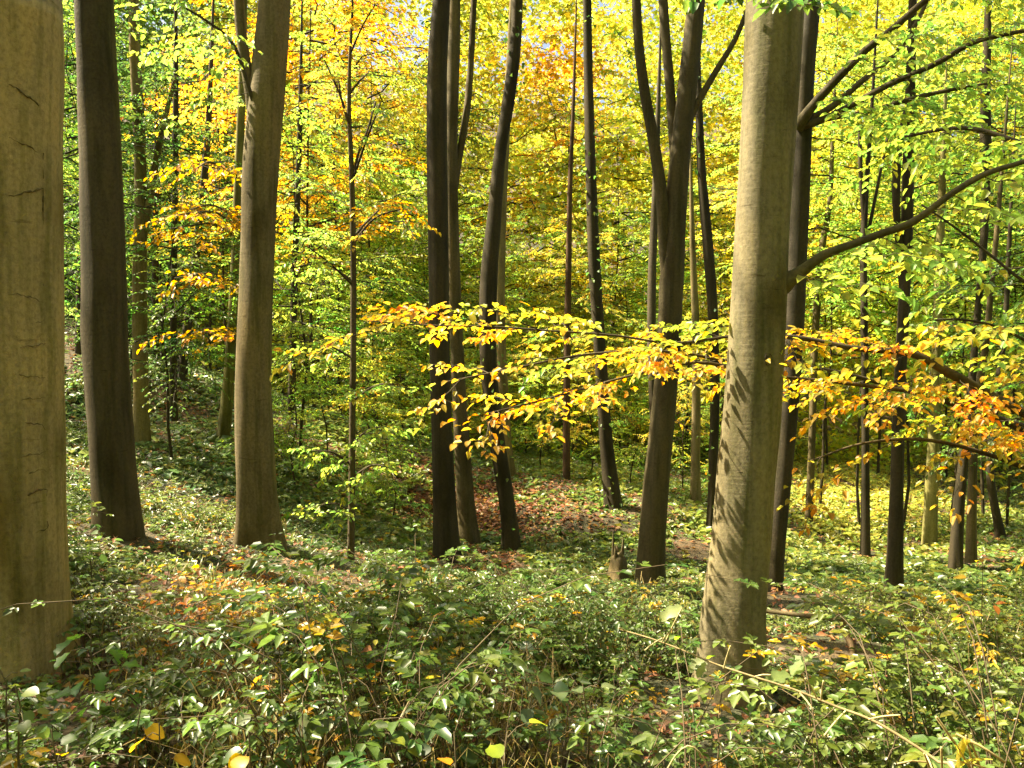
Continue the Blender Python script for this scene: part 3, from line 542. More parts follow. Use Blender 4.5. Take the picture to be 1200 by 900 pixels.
YL = [(100,13,3,.85,GREEN,'green'),(210,12.5,1,.72,GREEN,'green'),(150,17,2,.7,GREEN,'green'),(60,17,0,1.1,LIME,'green'),(190,27,3,1.3,DKGREEN,'green'),(120,25,4,1.4,DKGREEN,'green'),(250,25,3,1.4,GREEN,'green'),(20,22,3,1.3,LIME,'green'),(-60,16,4,1.1,GREEN,'green'),
 (370,20,3,1.45,ORANGE,'orange'),(405,24,1,1.6,LIME,'lime'),(345,15,1,.9,LIME,'lime'),(268,20,3,1.0,GOLD,'orange'),(440,28,3,1.7,YEL,'orange'),
 (345,13,2,.55,LIME,'lime'),(388,15.5,0,.5,LIME,'lime'),(452,13.6,2,.40,LIME,'lime'),(438,18,2,.6,YEL,'lime'),(475,20.5,2,.62,LIME,'lime'),(375,22,0,1.0,LIME,'lime'),(425,25,4,1.1,LIME,'lime'),
 (530,21,2,.6,LIME,'lime'),(582,22,0,.55,YEL,'lime'),(636,20.5,2,.58,LIME,'lime'),(688,19.5,2,.6,YEL,'lime'),(738,18.5,2,.52,LIME,'lime'),(800,20,0,.58,YEL,'lime'),(848,19,2,.5,LIME,'lime'),
 (495,26,4,1.0,LIME,'lime'),(560,25.5,1,.95,LIME,'lime'),(618,26.5,4,1.0,LIME,'lime'),(672,25,1,.9,YEL,'lime'),(728,27,4,1.05,LIME,'lime'),(780,26,0,1.05,LIME,'lime'),(845,27,1,1.1,YEL,'lime'),
 (515,31,3,1.6,GREEN,'lime'),(585,31,3,1.65,YEL,'lime'),(660,31.5,3,1.7,GOLD,'orange'),(720,31,3,1.6,LIME,'lime'),(805,31,3,1.6,LIME,'lime'),(880,31,3,1.6,YEL,'lime'),(925,18,3,1.1,LIME,'right'),(960,21,1,1.25,YEL,'right'),(1010,19,4,1.15,LIME,'right'),(1060,18.5,3,1.15,LIME,'right'),(1120,19,1,1.1,LIME,'right'),(1185,18,3,1.05,GREEN,'right'),(1240,18,1,1.2,LIME,'right'),(1160,22,3,1.35,GREEN,'right'),
 (1090,24,3,1.45,YEL,'right'),(1265,13,1,.95,GREEN,'right'),(1030,27,1,1.5,LIME,'pale'),(970,28,4,1.4,YEL,'pale'),(1110,29,0,1.4,YEL,'pale')]
MARKS = [(35,'edge beech'),(120,'dark left beech'),(302,'sunlit left beech'),(411,'thin leafy sapling'),(514,'dark central trunk'),(575,'curved central trunk'),(695,'ivy-clad trunk'),(785,'three-forked beech'),(890,'big right beech'),(1060,'slim right trunk'),(1150,'right trunk pair')]
CNAME = {GREEN: 'green', LIME: 'lime-green', YEL: 'yellow', GOLD: 'golden', ORANGE: 'orange', DKGREEN: 'dark green'}
ORD = ['nearest', 'second nearest', 'third nearest', 'fourth nearest', 'fifth nearest', 'sixth nearest', 'seventh nearest', 'eighth nearest', 'ninth nearest', 'tenth nearest', 'eleventh nearest', 'twelfth nearest']
def gap_of(px): return sum(px > m[0] for m in MARKS)
for gp in range(len(MARKS)+1):
    mem = sorted([q for q in YL if gap_of(q[0]) == gp], key=lambda q: q[1])
    where = 'left of the edge beech' if gp == 0 else 'beyond the trunk pair by the right edge' if gp == len(MARKS) else 'between the %s and %s' % (MARKS[gp-1][1], MARKS[gp][1])
    for i, (px, Y, v, sc_, c, zn) in enumerate(mem):
        lab = '%s young beech %s' % (CNAME[c], where) + (', %s there' % (ORD[i] if i < len(mem)-1 or i == 0 else 'farthest back') if len(mem) > 1 else '')
        young(px, Y, v, sc_, c, lab, Z_[zn][1], dz=1.6 if 900 < px < 1200 and Y > 15 else 0)

# the wood goes on beside and behind the camera: unseen trees added for shade
for i, (x, y, c, cs, col) in enumerate([(-9.4,6.2,3,.72,GREEN),(-11,-1.5,4,.75,LIME),(-18,10,2,1.2,GREEN),(-14,15,0,1.1,YEL),(-7,-3,1,1.1,LIME),(-2.5,-5,2,1.2,GREEN),(3.5,-4,0,1.1,LIME),(8,1,1,1.1,YEL),(7,-8,2,1.2,GREEN),(-6,-10,0,1.2,LIME),(1,-11,1,1.2,GREEN),(12,7,2,1.1,LIME),(-17,2,1,1.2,GREEN),(13,-3,0,1.2,LIME)]):
    z = gz(x, y); t = thing('beech_tree', 'unseen tall beech of the surrounding wood beyond the picture, added for shade', 'tree', (x, y, z), 'beeches of the surrounding wood')
    W_ = Wood(); k = np.linspace(0, 1, 14); W_.tube(np.stack([.4*np.sin(k*3+i), .3*np.cos(k*2+i)-.3*math.cos(i), k*13-.3], 1), .24*(1-k*.85), 14, trunk_lobes(i, .3, 0, .2)); link('trunk', W_.mesh('trunk', M_BARK), t, color=BARK)
    for nm, me, cc_ in (('branches', CAN[c][0], BARK), ('crown', CAN[c][1], col)):
        o = link(nm, me, t, (0, 0, 5.2), cc_, 'stuff'); o.rotation_euler = (0, 0, i*1.7); o.scale = (cs, cs, cs)

# ------------------------------------------------------------------ far wood (one mass)
def palette(px, py, r):
    """colour the far leaves have in each part of the hillside"""
    n_ = len(px); base = np.tile(np.array(YEL)*.55+np.array(LIME)*.45, (n_, 1))
    left = np.clip((300-px)/120, 0, 1)[:, None]; base = base*(1-left) + np.array(GREEN)*left
    for cx, cy_, sx, sy, c in [(385,60,60,80,ORANGE), (650,70,60,50,ORANGE), (850,200,60,120,YEL), (480,300,120,100,LIME), (1100,280,120,120,LIME)]:
        g_ = np.exp(-((px-cx)/sx)**2-((py-cy_)/sy)**2)[:, None]; base = base*(1-g_)+np.array(c)*g_
    return base
lv = Leaves(); r = np.random.default_rng(11)
ncl = 6500; Yc = r.uniform(29, 60, ncl); px_ = r.uniform(-150, 1350, ncl); xc = (px_-600)/FPX*Yc; zc = height(xc, Yc) + 24*r.random(ncl)**1.1 + .3
pxc, pyc = proj(np.stack([xc, Yc, zc], 1)); gap = np.exp(-((pxc-455)/60)**2-((pyc-30)/70)**2)+.6*np.exp(-((pxc-560)/50)**2-((pyc-100)/40)**2); kk = r.random(ncl) > .65*gap; xc, Yc, zc, pxc, pyc = (q[kk] for q in (xc, Yc, zc, pxc, pyc)); ncl = len(xc); cc = palette(pxc, pyc, r)*(1+.25*r.normal(0, 1, ncl).clip(-1.5, 2))[:, None]
for i in range(ncl):
    m = 54; rad = r.uniform(.8, 2.0); a = r.random(m)*6.28; q = np.sqrt(r.random(m))*rad
    P = np.stack([xc[i]+q*np.cos(a), Yc[i]+q*np.sin(a), zc[i]+r.normal(0, .18, m)-.12*q*q], 1)
    D = unit(np.stack([np.cos(a)+r.normal(0, .6, m), np.sin(a)+r.normal(0, .6, m), r.normal(-.3, .3, m)], 1)); ll = r.uniform(.18, .34, m)
    lv.add(P, D, unit(np.stack([r.normal(0, .7, m), r.normal(0, .7, m), np.ones(m)], 1)), ll, ll*.68, cc[i]*leaf_variation(r, m, .3, .3))
nb = 2600; ang = r.uniform(-3.3, .2, nb); dist = r.uniform(17, 34, nb); xb, yb = np.cos(ang)*dist, 4+np.sin(ang)*dist; zb_ = height(xb, yb)+16*r.random(nb)
for i in range(nb):      # the same wood closes round unseen behind the viewer, added to block low sky
    m = 30; a = r.random(m)*6.28; q = np.sqrt(r.random(m))*r.uniform(1, 2.2)
    P = np.stack([xb[i]+q*np.cos(a), yb[i]+q*np.sin(a), zb_[i]+r.normal(0, .25, m)], 1); ll = r.uniform(.3, .5, m)
    lv.add(P, unit(r.normal(0, 1, (m, 3))*[1, 1, .5]), unit(r.normal(0, .7, (m, 3))+[0, 0, .8]), ll, ll*.7, np.array(LIME if i % 3 else YEL)*leaf_variation(r, m, .3, .3))
fw = link('distant_wood', lv.mesh('distant_wood', M_LEAF, fine=False), color=(1, 1, 1), kind='stuff')
fw['label'] = 'distant sunlit autumn wood covering the hillside behind'

# ------------------------------------------------------------------ undergrowth (stuff)
def in_view(nn, Ymin, Ymax, r, power=1.0):
    Y = Ymin + (Ymax-Ymin)*r.random(nn)**power; x = (r.uniform(-80, 1280, nn)-600)/FPX*Y; return x, Y
def keep_off(x, y):
    ok = np.ones(len(x), bool)
    for t, S, b in TREES.values(): ok &= np.hypot(x-b[0], y-b[1]) > S[1, 3]*1.15
    return ok
CLEAR = [tuple(at(985, 760, 6.3)[:2]), tuple(at(950, 740, 6.5)[:2])]
def trunk_clear(x, y):
    f = np.ones(len(x))
    for cxp, cyp in CLEAR: f = np.minimum(f, np.clip(np.hypot(np.maximum(np.abs(x-cxp*y/cyp)-.25, 0), np.maximum(np.abs(y-cyp+.9)-1.0, 0))/.6, .35, 1))
    for t, S, b in TREES.values():
        if b[1] < 7: f = np.minimum(f, np.clip(np.hypot(np.maximum(np.abs(x-b[0]*y/b[1])-.3, 0), np.maximum(np.abs(y-b[1]+.8)-1.0, 0))/.55, .20, 1))
        else: f = np.minimum(f, np.clip(np.hypot(np.maximum(np.abs(x-b[0]*y/b[1])-.1, 0), np.maximum(np.abs(y-b[1]+.8)-.9, 0))/.6, .38, 1))
    return f
def litter_patch(x, y):
    px, py = proj(np.stack([x, y, height(x, y)], -1)); return np.exp(-((px-545)/66)**2-((py-602)/32)**2) + .8*np.exp(-((px-95)/60)**2-((py-400)/20)**2)
def undergrowth(name, label, nn, Ymin, Ymax, r, stems, hmax, leaf, mat, colfun, dens_fun, power=.75, fine=True, spread=.16, per=(5, 10)):
    x, y = in_view(nn, Ymin, Ymax, r, power); k = (r.random(nn) < dens_fun(x, y)) & keep_off(x, y); x, y = x[k], y[k]; z = height(x, y)
    lv = Leaves(); W_ = Wood(); hh = hmax*(.14+.5*vnoise(x*.8, y*.8, 41)**1.3+.5*vnoise(x*2.1, y*2.1, 43)**1.3)*r.uniform(.5, 1.25, len(x))*trunk_clear(x, y)*np.where(y < 12.5, np.clip(1.3-.11*y, .3, 1), .42)
    base = colfun(x, y, r)
    for i in range(len(x)):
        m = int(r.integers(*per)); lean = r.uniform(0, 6.28); ln = np.array([math.cos(lean), math.sin(lean), 0])*spread*r.uniform(.3, 1.6)
        u = np.sqrt(np.linspace(.12, 1, m))[:, None]; P = np.array([x[i], y[i], z[i]-.02]) + np.array([0, 0, hh[i]])*(u*1.25-.25*u*u) + ln*u*u*hh[i]/.3
        if stems: W_.tube(np.vstack([[x[i], y[i], z[i]-.03], P[m//3], P[-1]]), [.004, .003, .0015], 3, cap=False)
        a = np.arange(m)*2.4 + r.normal(0, .4, m) + lean; L_ = leaf*r.uniform(.55, 1.3, m)*(1 if y[i] < 9 else 1.25)
        D = np.stack([np.cos(a), np.sin(a), r.normal(-.05, .4, m)], 1); P = P + D*[.03, .03, .0]
        lv.add(P, unit(D), unit(np.stack([r.normal(0, .45, m), r.normal(0, .45, m), np.ones(m)], 1)), L_, L_*r.uniform(.38, .66, m), base[i]*leaf_variation(r, m, .3, .5))
    o = link(name, lv.mesh(name, mat, fine=fine), color=(1, 1, 1), kind='stuff'); o['label'] = label
    if stems: link('stems', W_.mesh('stems', M_TWIG), o, color=(.10, .085, .04), kind='stuff')
    print(name, lv.count())
def bram_col(x, y, r):
    n_ = len(x); px, py = proj(np.stack([x, y, height(x, y)], -1)); c = np.tile(np.array([.072, .120, .027]), (n_, 1))
    t = np.clip(vnoise(x*.7, y*.7, 31)*1.6-.5, 0, 1)[:, None]; c = c*(1-t*.6) + np.array([.16, .175, .035])*t*.6
    rt = np.clip((px-900)/200, 0, 1)[:, None]*np.clip((800-py)/150, 0, 1)[:, None]; c = c*(1-.6*rt) + np.array([.12, .15, .02])*.6*rt
    lf = np.clip((160-px)/120, 0, 1)[:, None]*np.clip((py-640)/100, 0, 1)[:, None]; c = c*(1-.5*lf)+np.array([.06, .13, .02])*.5*lf
    k = r.random(n_) < .055; c[k] = [.30, .20, .02]
    return c
def bram_den(x, y): return np.clip(2.2*(.55*vnoise(x*.8, y*.8, 41)+.45*vnoise(x*2.1, y*2.1, 43))-.42, .06, 1)*np.clip(1-1.5*litter_patch(x, y), 0, 1)
def arching_canes(name, label, nn, Ymin, Ymax, r, colfun, den, hmax, leaf):
    """arching bramble canes with leaves set in threes along both sides"""
    x, y = in_view(nn, Ymin, Ymax, r, .72); k = (r.random(nn) < den(x, y)) & keep_off(x, y); x, y = x[k], y[k]; z = height(x, y); n_ = len(x)
    mound = (.45*vnoise(x*.75, y*.75, 41) + .55*vnoise(x*1.7, y*1.7, 43))**1.9
    hh = hmax*(.12 + 1.6*mound)*r.uniform(.5, 1.3, n_)*trunk_clear(x, y)*np.clip(1.3-.115*y, .25, 1); base = colfun(x, y, r)
    az = vnoise(x*.5, y*.5, 47)*7 + r.normal(0, .9, n_); lv = Leaves(); W_ = Wood(); sz = leaf*np.exp(r.normal(-.1, .3, n_)).clip(.5, 1.5)
    for i in range(n_):
        d = np.array([math.cos(az[i]), math.sin(az[i]), 0]); h = hh[i]; Lh = h*r.uniform(.5, 1.5)
        t = np.linspace(0, 1, 7)[:, None]; P = np.array([x[i], y[i], z[i]-.03]) + d*Lh*t**1.5 + np.array([0, 0, h])*(np.sin(t*2.05)/.98) + r.normal(0, .012, (7, 3))*t
        W_.tube(P, np.linspace(.0038, .0014, 7), 3, cap=False); m = int(np.clip(h/.035, 5, 16)); u = np.sort(r.uniform(.28, 1, m)); a_ = np.minimum((u*6).astype(int), 5)
        q = P[a_] + (P[a_+1]-P[a_])*(u*6-a_)[:, None]; s_ = np.where(np.arange(m) % 2, 1, -1)*r.uniform(.5, 1.3, m); aa = az[i] + s_; L0 = sz[i]*r.uniform(.7, 1.2, m)
        nrm = unit(np.stack([r.normal(0, .35, m), r.normal(0, .35, m), np.ones(m)], 1)); c = base[i]*leaf_variation(r, m, .25, .4); dz_ = r.normal(-.12, .25, m)
        for o_, sc_ in ((0, 1), (1.05, .8), (-1.05, .8)):
            D = np.stack([np.cos(aa+o_), np.sin(aa+o_), dz_], 1); D0 = np.stack([np.cos(aa), np.sin(aa), dz_], 1)
            lv.add(q + D0*(.028 if o_ else .04), unit(D), nrm, L0*sc_, L0*sc_*r.uniform(.5, .68, m), c)
    o = link(name, lv.mesh(name, M_UNDER, fine=True), color=(1, 1, 1), kind='stuff'); o['label'] = label
    link('stems', W_.mesh('stems', M_TWIG), o, color=(.085, .06, .03), kind='stuff'); print(name, lv.count())
def cane_den(x, y): return np.clip(3.6*(.45*vnoise(x*.75, y*.75, 41)+.55*vnoise(x*1.7, y*1.7, 43))-1.3, .02, 1)*np.clip(1-1.5*litter_patch(x, y), 0, 1)
arching_canes('bramble_undergrowth', 'tangled dark green bramble leaves arching over the forest floor', 13500, 2.5, 15, rng, bram_col, cane_den, .78, .049)
undergrowth('low_herbs', 'small soft green herbs between the brambles', 11500, 2.5, 15, rng, True, .34, .042, M_UNDER, bram_col, lambda x, y: np.clip(2.0*(.45*vnoise(x*.75, y*.75, 41)+.55*vnoise(x*1.7, y*1.7, 43))-.5+.35*vnoise(x*3, y*3, 93), .04, 1)*np.clip(1-1.5*litter_patch(x, y), 0, 1), .72, True)
def slope_col(x, y, r): t = vnoise(x*.9, y*.9, 97)[:, None]; return np.array([.085, .13, .055])*(1-t) + np.array([.11, .145, .035])*t
undergrowth('slope_undergrowth', 'cool grey-green low plants on the slope around the trunk feet', 13000, 6.5, 14.5, rng, False, .46, .052, M_UNDER, slope_col, lambda x, y: np.clip(.6+.6*vnoise(x*1.5, y*1.5, 99), 0, 1)*np.clip(1-1.5*litter_patch(x, y), 0, 1), .9, True, .2, (6, 11))
def far_den(x, y): return np.clip(1-1.3*litter_patch(x, y), 0, 1)*np.clip(.62+.7*vnoise(x*.6, y*.6, 81), 0, 1)
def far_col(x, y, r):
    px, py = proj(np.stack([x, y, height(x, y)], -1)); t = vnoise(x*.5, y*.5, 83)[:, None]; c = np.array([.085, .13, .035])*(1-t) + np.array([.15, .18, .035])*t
    g_ = np.exp(-((px-1010)/130)**2-((py-560)/80)**2)[:, None]; c = c*(1-g_)+np.array([.32, .32, .06])*g_  # sunlight in the clearing put into the plants' pale yellow colour
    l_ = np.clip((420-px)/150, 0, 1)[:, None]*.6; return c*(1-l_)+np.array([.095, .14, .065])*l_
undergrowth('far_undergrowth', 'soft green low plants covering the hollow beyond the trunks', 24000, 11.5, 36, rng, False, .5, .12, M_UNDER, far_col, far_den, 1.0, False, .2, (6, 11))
def seed_col(x, y, r):
    n_ = len(x); c = np.tile(np.array([.30, .15, .025]), (n_, 1)); k = r.random(n_); c[k < .3] = [.22, .09, .03]; c[k > .7] = [.27, .22, .03]; return c
def seed_den(x, y):
    px, py = proj(np.stack([x, y, height(x, y)+.2], -1)); return np.exp(-((px-265)/75)**2-((py-722)/55)**2) + .35*np.exp(-((px-330)/160)**2-((py-850)/60)**2)
undergrowth('beech_seedlings', 'rust-orange beech seedlings among the brambles left of centre', 6500, 3, 10, rng, True, .85, .058, M_LEAF, seed_col, seed_den, .75, True)
def grass(name, label, nn, Ymin, Ymax, r, den, colr, hgt):
    x, y = in_view(nn, Ymin, Ymax, r, .75); k = (r.random(nn) < den(x, y)) & keep_off(x, y); x, y = x[k], y[k]; n_ = len(x); z = height(x, y); hgt = hgt*trunk_clear(x, y)*np.clip(1.35-.09*y, .38, 1)
    a = vnoise(x*1.3, y*1.3, 61)*9 + r.normal(0, .8, n_); H = hgt*r.uniform(.4, 1.2, n_); bend = r.uniform(.3, 1.1, n_)*H
    d = np.stack([np.cos(a), np.sin(a), a*0], 1); s = np.stack([-np.sin(a), np.cos(a), a*0], 1); wd = r.uniform(.002, .004, n_)[:, None]*(1+y[:, None]/14)
    P0 = np.stack([x, y, z-.02], 1); up = np.array([0, 0, 1.])
    P1 = P0 + up*(H*.55)[:, None] + d*(bend*.22)[:, None]; P2 = P0 + up*(H*.85)[:, None] + d*(bend*.62)[:, None]; P3 = P0 + up*(H*.8)[:, None] + d*bend[:, None]
    V = np.stack([P0-s*wd, P0+s*wd, P1-s*wd*.8, P1+s*wd*.8, P2-s*wd*.55, P2+s*wd*.55, P3], 1).reshape(-1, 3)
    o = np.arange(n_)[:, None, None]*7; F4 = (o + np.array([[0, 1, 3, 2], [2, 3, 5, 4]])[None]).reshape(-1, 4); F3 = (o + np.array([[4, 5, 6]])[None]).reshape(-1, 3)
    c = np.array(colr[0])[None] + (np.array(colr[1])-np.array(colr[0]))[None]*r.random((n_, 1))
    ob = link(name, mesh_from(name, V, [F4, F3], M_UNDER, False, np.repeat(c, 7, 0)), color=(1, 1, 1), kind='stuff'); ob['label'] = label
def dry_den(x, y):
    px, py = proj(np.stack([x, y, height(x, y)+.15], -1))
    return np.clip(.9*np.exp(-((px-380)/230)**2-((py-840)/90)**2) + .8*np.exp(-((px-1000)/160)**2-((py-830)/70)**2) + .7*np.exp(-((px-640)/60)**2-((py-620)/40)**2) + .35*vnoise(x, y, 51)**2, 0, 1)*(.4+.9*vnoise(x*1.4, y*1.4, 55))
grass('dry_grass', 'bleached straw-coloured grass between the brambles', 30000, 2.4, 14, rng, dry_den, [(.14,.10,.035), (.34,.26,.11)], .46)
grass('green_grass', 'thin green woodland grass on the floor', 20000, 2.4, 16, rng, lambda x, y: np.clip(.2+.7*vnoise(x*.8, y*.8, 71), 0, 1), [(.06,.085,.016), (.16,.15,.035)], .36)
# fallen leaves
r = np.random.default_rng(5); x, y = in_view(15000, 2.3, 26, r, .8); z = height(x, y)
xe = r.normal(0, 1.15, 6500) + at(538, 600, 15.5)[0]; ye = r.normal(15.8, 1.5, 6500); x = np.r_[x, xe]; y = np.r_[y, ye]; z = height(x, y); n_ = len(x)
zb = np.clip(1.2 - np.hypot(x, y-10)/40, 0, 1)*((vnoise(x*1.1, y*1.1, 3)-.5)*.16 + (vnoise(x*3.1, y*3.1, 5)-.5)*.06)
a = r.random(n_)*6.28; lv = Leaves(); ll = r.uniform(.05, .09, n_)*np.where(y > 11, 1.35, 1)
cols = np.array([(.22,.095,.05), (.15,.065,.035), (.27,.13,.06), (.28,.15,.04), (.10,.05,.03)])[r.integers(0, 5, n_)]
lv.add(np.stack([x, y, z+zb+.012+r.random(n_)*.03], 1), np.stack([np.cos(a), np.sin(a), r.normal(0, .2, n_)], 1), unit(np.stack([r.normal(0, .35, n_), r.normal(0, .35, n_), np.ones(n_)], 1)), ll, ll*.62, cols*leaf_variation(r, n_, .2, .3))
o = link('leaf_litter', lv.mesh('leaf_litter', M_LITTER, fine=False), color=(1, 1, 1), kind='stuff'); o['label'] = 'russet fallen beech leaves lying on the forest floor'

# ------------------------------------------------------------------ single plants in the foreground
def plant(name, label, cat, px, py, Y, h, nl, leaf, cols, protos, lean=(0, 0), group=None, stemcol=(.09,.07,.035), side=.10, spread=1.0, wr=1.0, up=.15):
    """a single plant whose foot is at px and whose top is near py"""
    p = at(px, py-(24 if name == 'yellow_seedling' else 0), Y); z = gz(p[0], p[1]); h = max(.15, h if h else p[2]-z)
    t = thing(name, label, cat, (p[0]-lean[0]*h, p[1]-lean[1]*h, gz(p[0]-lean[0]*h, p[1]-lean[1]*h)), group); r = np.random.default_rng(int(px*31+py*7))
    k = np.linspace(0, 1, 6); P = np.stack([lean[0]*h*k**1.6 + r.normal(0, .012, 6)*k, lean[1]*h*k**1.6 + r.normal(0, .012, 6)*k, h*k - .04*(k == 0)], 1)
    W_ = Wood(); W_.tube(P, np.linspace(.006, .002, 6), 6)
    S = smooth_path(P, h/24)
    for i in range(nl):
        f = .25 + .75*(i+.5)/nl; b = S[int(f*(len(S)-1))]; a = i*2.4 + r.normal(0, .4); d = np.array([math.cos(a), math.sin(a), r.normal(up, .25)])
        tw = side*r.uniform(.5, 1.3)*(1.25-f*.7); e = b + d*tw; W_.tube(np.array([b, (b+e)/2+[0, 0, .012], e]), [.0022, .0018, .0012], 4, cap=False)
        c = np.array(cols[int(r.integers(0, len(cols)))])*leaf_variation(r, 1, .15, .25)[0]
        dd = d + r.normal(0, .3, 3) + [0, 0, -.25]; place_leaf(protos, t, e+unit(dd)*leaf*.12, dd, (r.normal(0, .35), r.normal(0, .35)-.15, 1), leaf*r.uniform(.7, 1.25), c, wr)
    link('stem', W_.mesh('stem', M_TWIG), t, color=stemcol); return t
BG, BG2, YG, YY, OO, DK = (.05,.09,.028), (.08,.125,.025), (.17,.20,.02), (.42,.27,.015), (.36,.14,.02), (.035,.07,.022)
plant('maple_sapling', 'leafy green maple seedling in front of the right side of the edge beech foot', 'sapling', 110, 735, 3.6, None, 16, .085, [(.06,.14,.02), (.08,.17,.025)], MAPLE, (.05,0), side=.16)
plant('leafy_stem', 'tall green stem with round leaves at the bottom left corner', 'plant', 25, 800, 2.9, None, 14, .052, [(.06,.12,.025), (.09,.14,.03)], ROUND, (.05,0), side=.10)
plant('leafy_stem', 'pale green stem cut by the left edge below the beech foot', 'plant', 4, 775, 3.1, None, 11, .048, [(.08,.13,.035), (.11,.15,.04)], ROUND, side=.09)
plant('yellow_seedling', 'seedling with two big bright yellow leaves left of bottom centre', 'plant', 160, 852, 2.6, None, 4, .066, [YY], ROUND, side=.05)
plant('yellow_seedling', 'orange-yellow seedling just right of the bright yellow pair at the bottom left', 'plant', 190, 868, 2.6, None, 5, .072, [YY, (.42,.22,.02)], ROUND, side=.05)
plant('yellow_seedling', 'single bright yellow round leaf on a stem in the lower left foreground', 'plant', 292, 880, 2.5, None, 3, .055, [(.45,.31,.03)], ROUND, side=.03)
plant('yellow_seedling', 'small yellow leaf cluster beside the orange seedlings in sunny grass', 'plant', 288, 848, 2.9, None, 4, .06, [YY, YG], ROUND, side=.06)
plant('yellow_seedling', 'yellow fork-leaved seedling at the very bottom left corner', 'plant', 65, 878, 2.5, None, 5, .06, [YY, (.2,.2,.03)], BEECH, side=.05)
plant('yellow_seedling', 'yellow-green bramble tip at the bottom edge just right of centre', 'plant', 600, 880, 2.6, None, 9, .08, [(.28,.30,.02), (.2,.26,.02)], BRAM, (.1,0), side=.14)
plant('yellow_seedling', 'amber leaf standing alone at the bottom edge left of centre', 'plant', 535, 884, 2.55, None, 2, .075, [(.48,.22,.02)], ROUND, side=.03)
plant('bramble', 'bramble with grey-white shining leaves at the bottom left of centre', 'bramble', 330, 840, 2.9, None, 14, .08, [(.10,.13,.07), BG], BRAM, (.06,0), side=.16)
plant('bramble', 'dark round-leaved bramble shoot upright in the sunny foreground grass', 'bramble', 520, 790, 3.0, None, 12, .075, [DK, BG], ROUND, side=.12)
plant('bramble', 'tall thin bramble with pale shining leaves in the centre foreground', 'bramble', 615, 780, 3.4, None, 16, .08, [(.09,.12,.06), BG], BRAM, (.08,-.02), side=.16)
plant('bramble', 'low bramble of glossy leaves right of the centre foreground', 'bramble', 690, 800, 3.3, None, 14, .08, [BG, (.09,.12,.06)], BRAM, side=.16)
plant('bramble', 'blue-green bramble clump at the foot of the large right-hand beech', 'bramble', 880, 845, 3.6, None, 22, .075, [(.05,.095,.04)], ROUND, side=.2)
plant('bramble', 'dense blue-green bramble right of the big beech foot and under the cane', 'bramble', 940, 870, 3.2, None, 22, .075, [(.05,.095,.04), (.06,.10,.035)], ROUND, side=.2)
plant('bramble', 'dark bramble clump left of the big beech foot at the bottom edge', 'bramble', 800, 870, 3.1, None, 18, .075, [(.05,.085,.035)], BRAM, side=.18)
plant('bramble', 'bramble with yellow-green new leaves in the sunlit lower centre', 'bramble', 445, 830, 2.9, None, 13, .08, [BG2, YG], BRAM, side=.15)
plant('bramble', 'shadowed bramble clump at the dark middle of the undergrowth', 'bramble', 585, 735, 4.8, None, 18, .08, [DK, BG], BRAM, side=.2)
plant('bramble', 'whitish-leaved bramble arching beside the shaded middle undergrowth', 'bramble', 470, 735, 4.6, None, 18, .085, [(.09,.12,.065)], BRAM, (-.1,0), side=.22)
plant('elder_sapling', 'upright feathery green sapling before the foot of the dark left trunk', 'sapling', 105, 625, 6.2, None, 20, .09, [(.06,.11,.03)], BEECH, side=.2)
plant('elder_sapling', 'pale grey-green spindly sapling in the gap right of the edge beech', 'sapling', 70, 510, 6.8, None, 18, .075, [(.11,.15,.08)], BEECH, side=.12)
plant('beech_seedling', 'rust-orange beech seedling at the foot of the sunlit left trunk', 'seedling', 287, 648, 7.6, None, 16, .075, [OO, YY], BEECH, side=.2)
plant('beech_seedling', 'orange seedling with pale tips left of the rust-orange one', 'seedling', 232, 690, 6.2, None, 16, .075, [OO, (.3,.2,.05)], BEECH, side=.22)
plant('beech_seedling', 'russet seedling beside the dry grass in the left foreground', 'seedling', 335, 725, 5.4, None, 16, .07, [OO, (.25,.12,.05)], BEECH, (.12,0), side=.2)
plant('beech_seedling', 'yellow and orange seedling among the shining leaves left of centre', 'seedling', 195, 652, 6.6, None, 14, .075, [YY, YG], BEECH, side=.2)
plant('beech_seedling', 'golden seedling above the dry grass in the left foreground', 'seedling', 270, 735, 4.8, None, 13, .07, [YY, OO], BEECH, side=.18)
plant('beech_sapling', 'slender sapling with rust-red leaves at the right edge of the undergrowth', 'sapling', 1150, 640, 6.5, None, 14, .09, [(.30,.12,.03), (.35,.24,.02)], BEECH, (-.03,0), side=.14)
plant('beech_sapling', 'yellow-leaved low sapling in the grass at the lower right', 'sapling', 1060, 815, 3.8, None, 7, .07, [YY, (.3,.26,.03)], ROUND, side=.12)
plant('beech_sapling', 'yellow-green sapling in the sunlit undergrowth right of the slim right trunk', 'sapling', 1090, 735, 6.5, None, 20, .08, [YG, (.2,.22,.02)], BEECH, side=.24)
plant('beech_sapling', 'lone amber-leaved twig in the grass below the dead pole', 'sapling', 1025, 800, 4.2, None, 6, .06, [(.3,.2,.02)], ROUND, side=.1)
plant('beech_sapling', 'bright lime sapling at the edge of the far-right undergrowth', 'sapling', 1170, 720, 5.6, None, 18, .08, [(.14,.18,.02)], BEECH, side=.24)

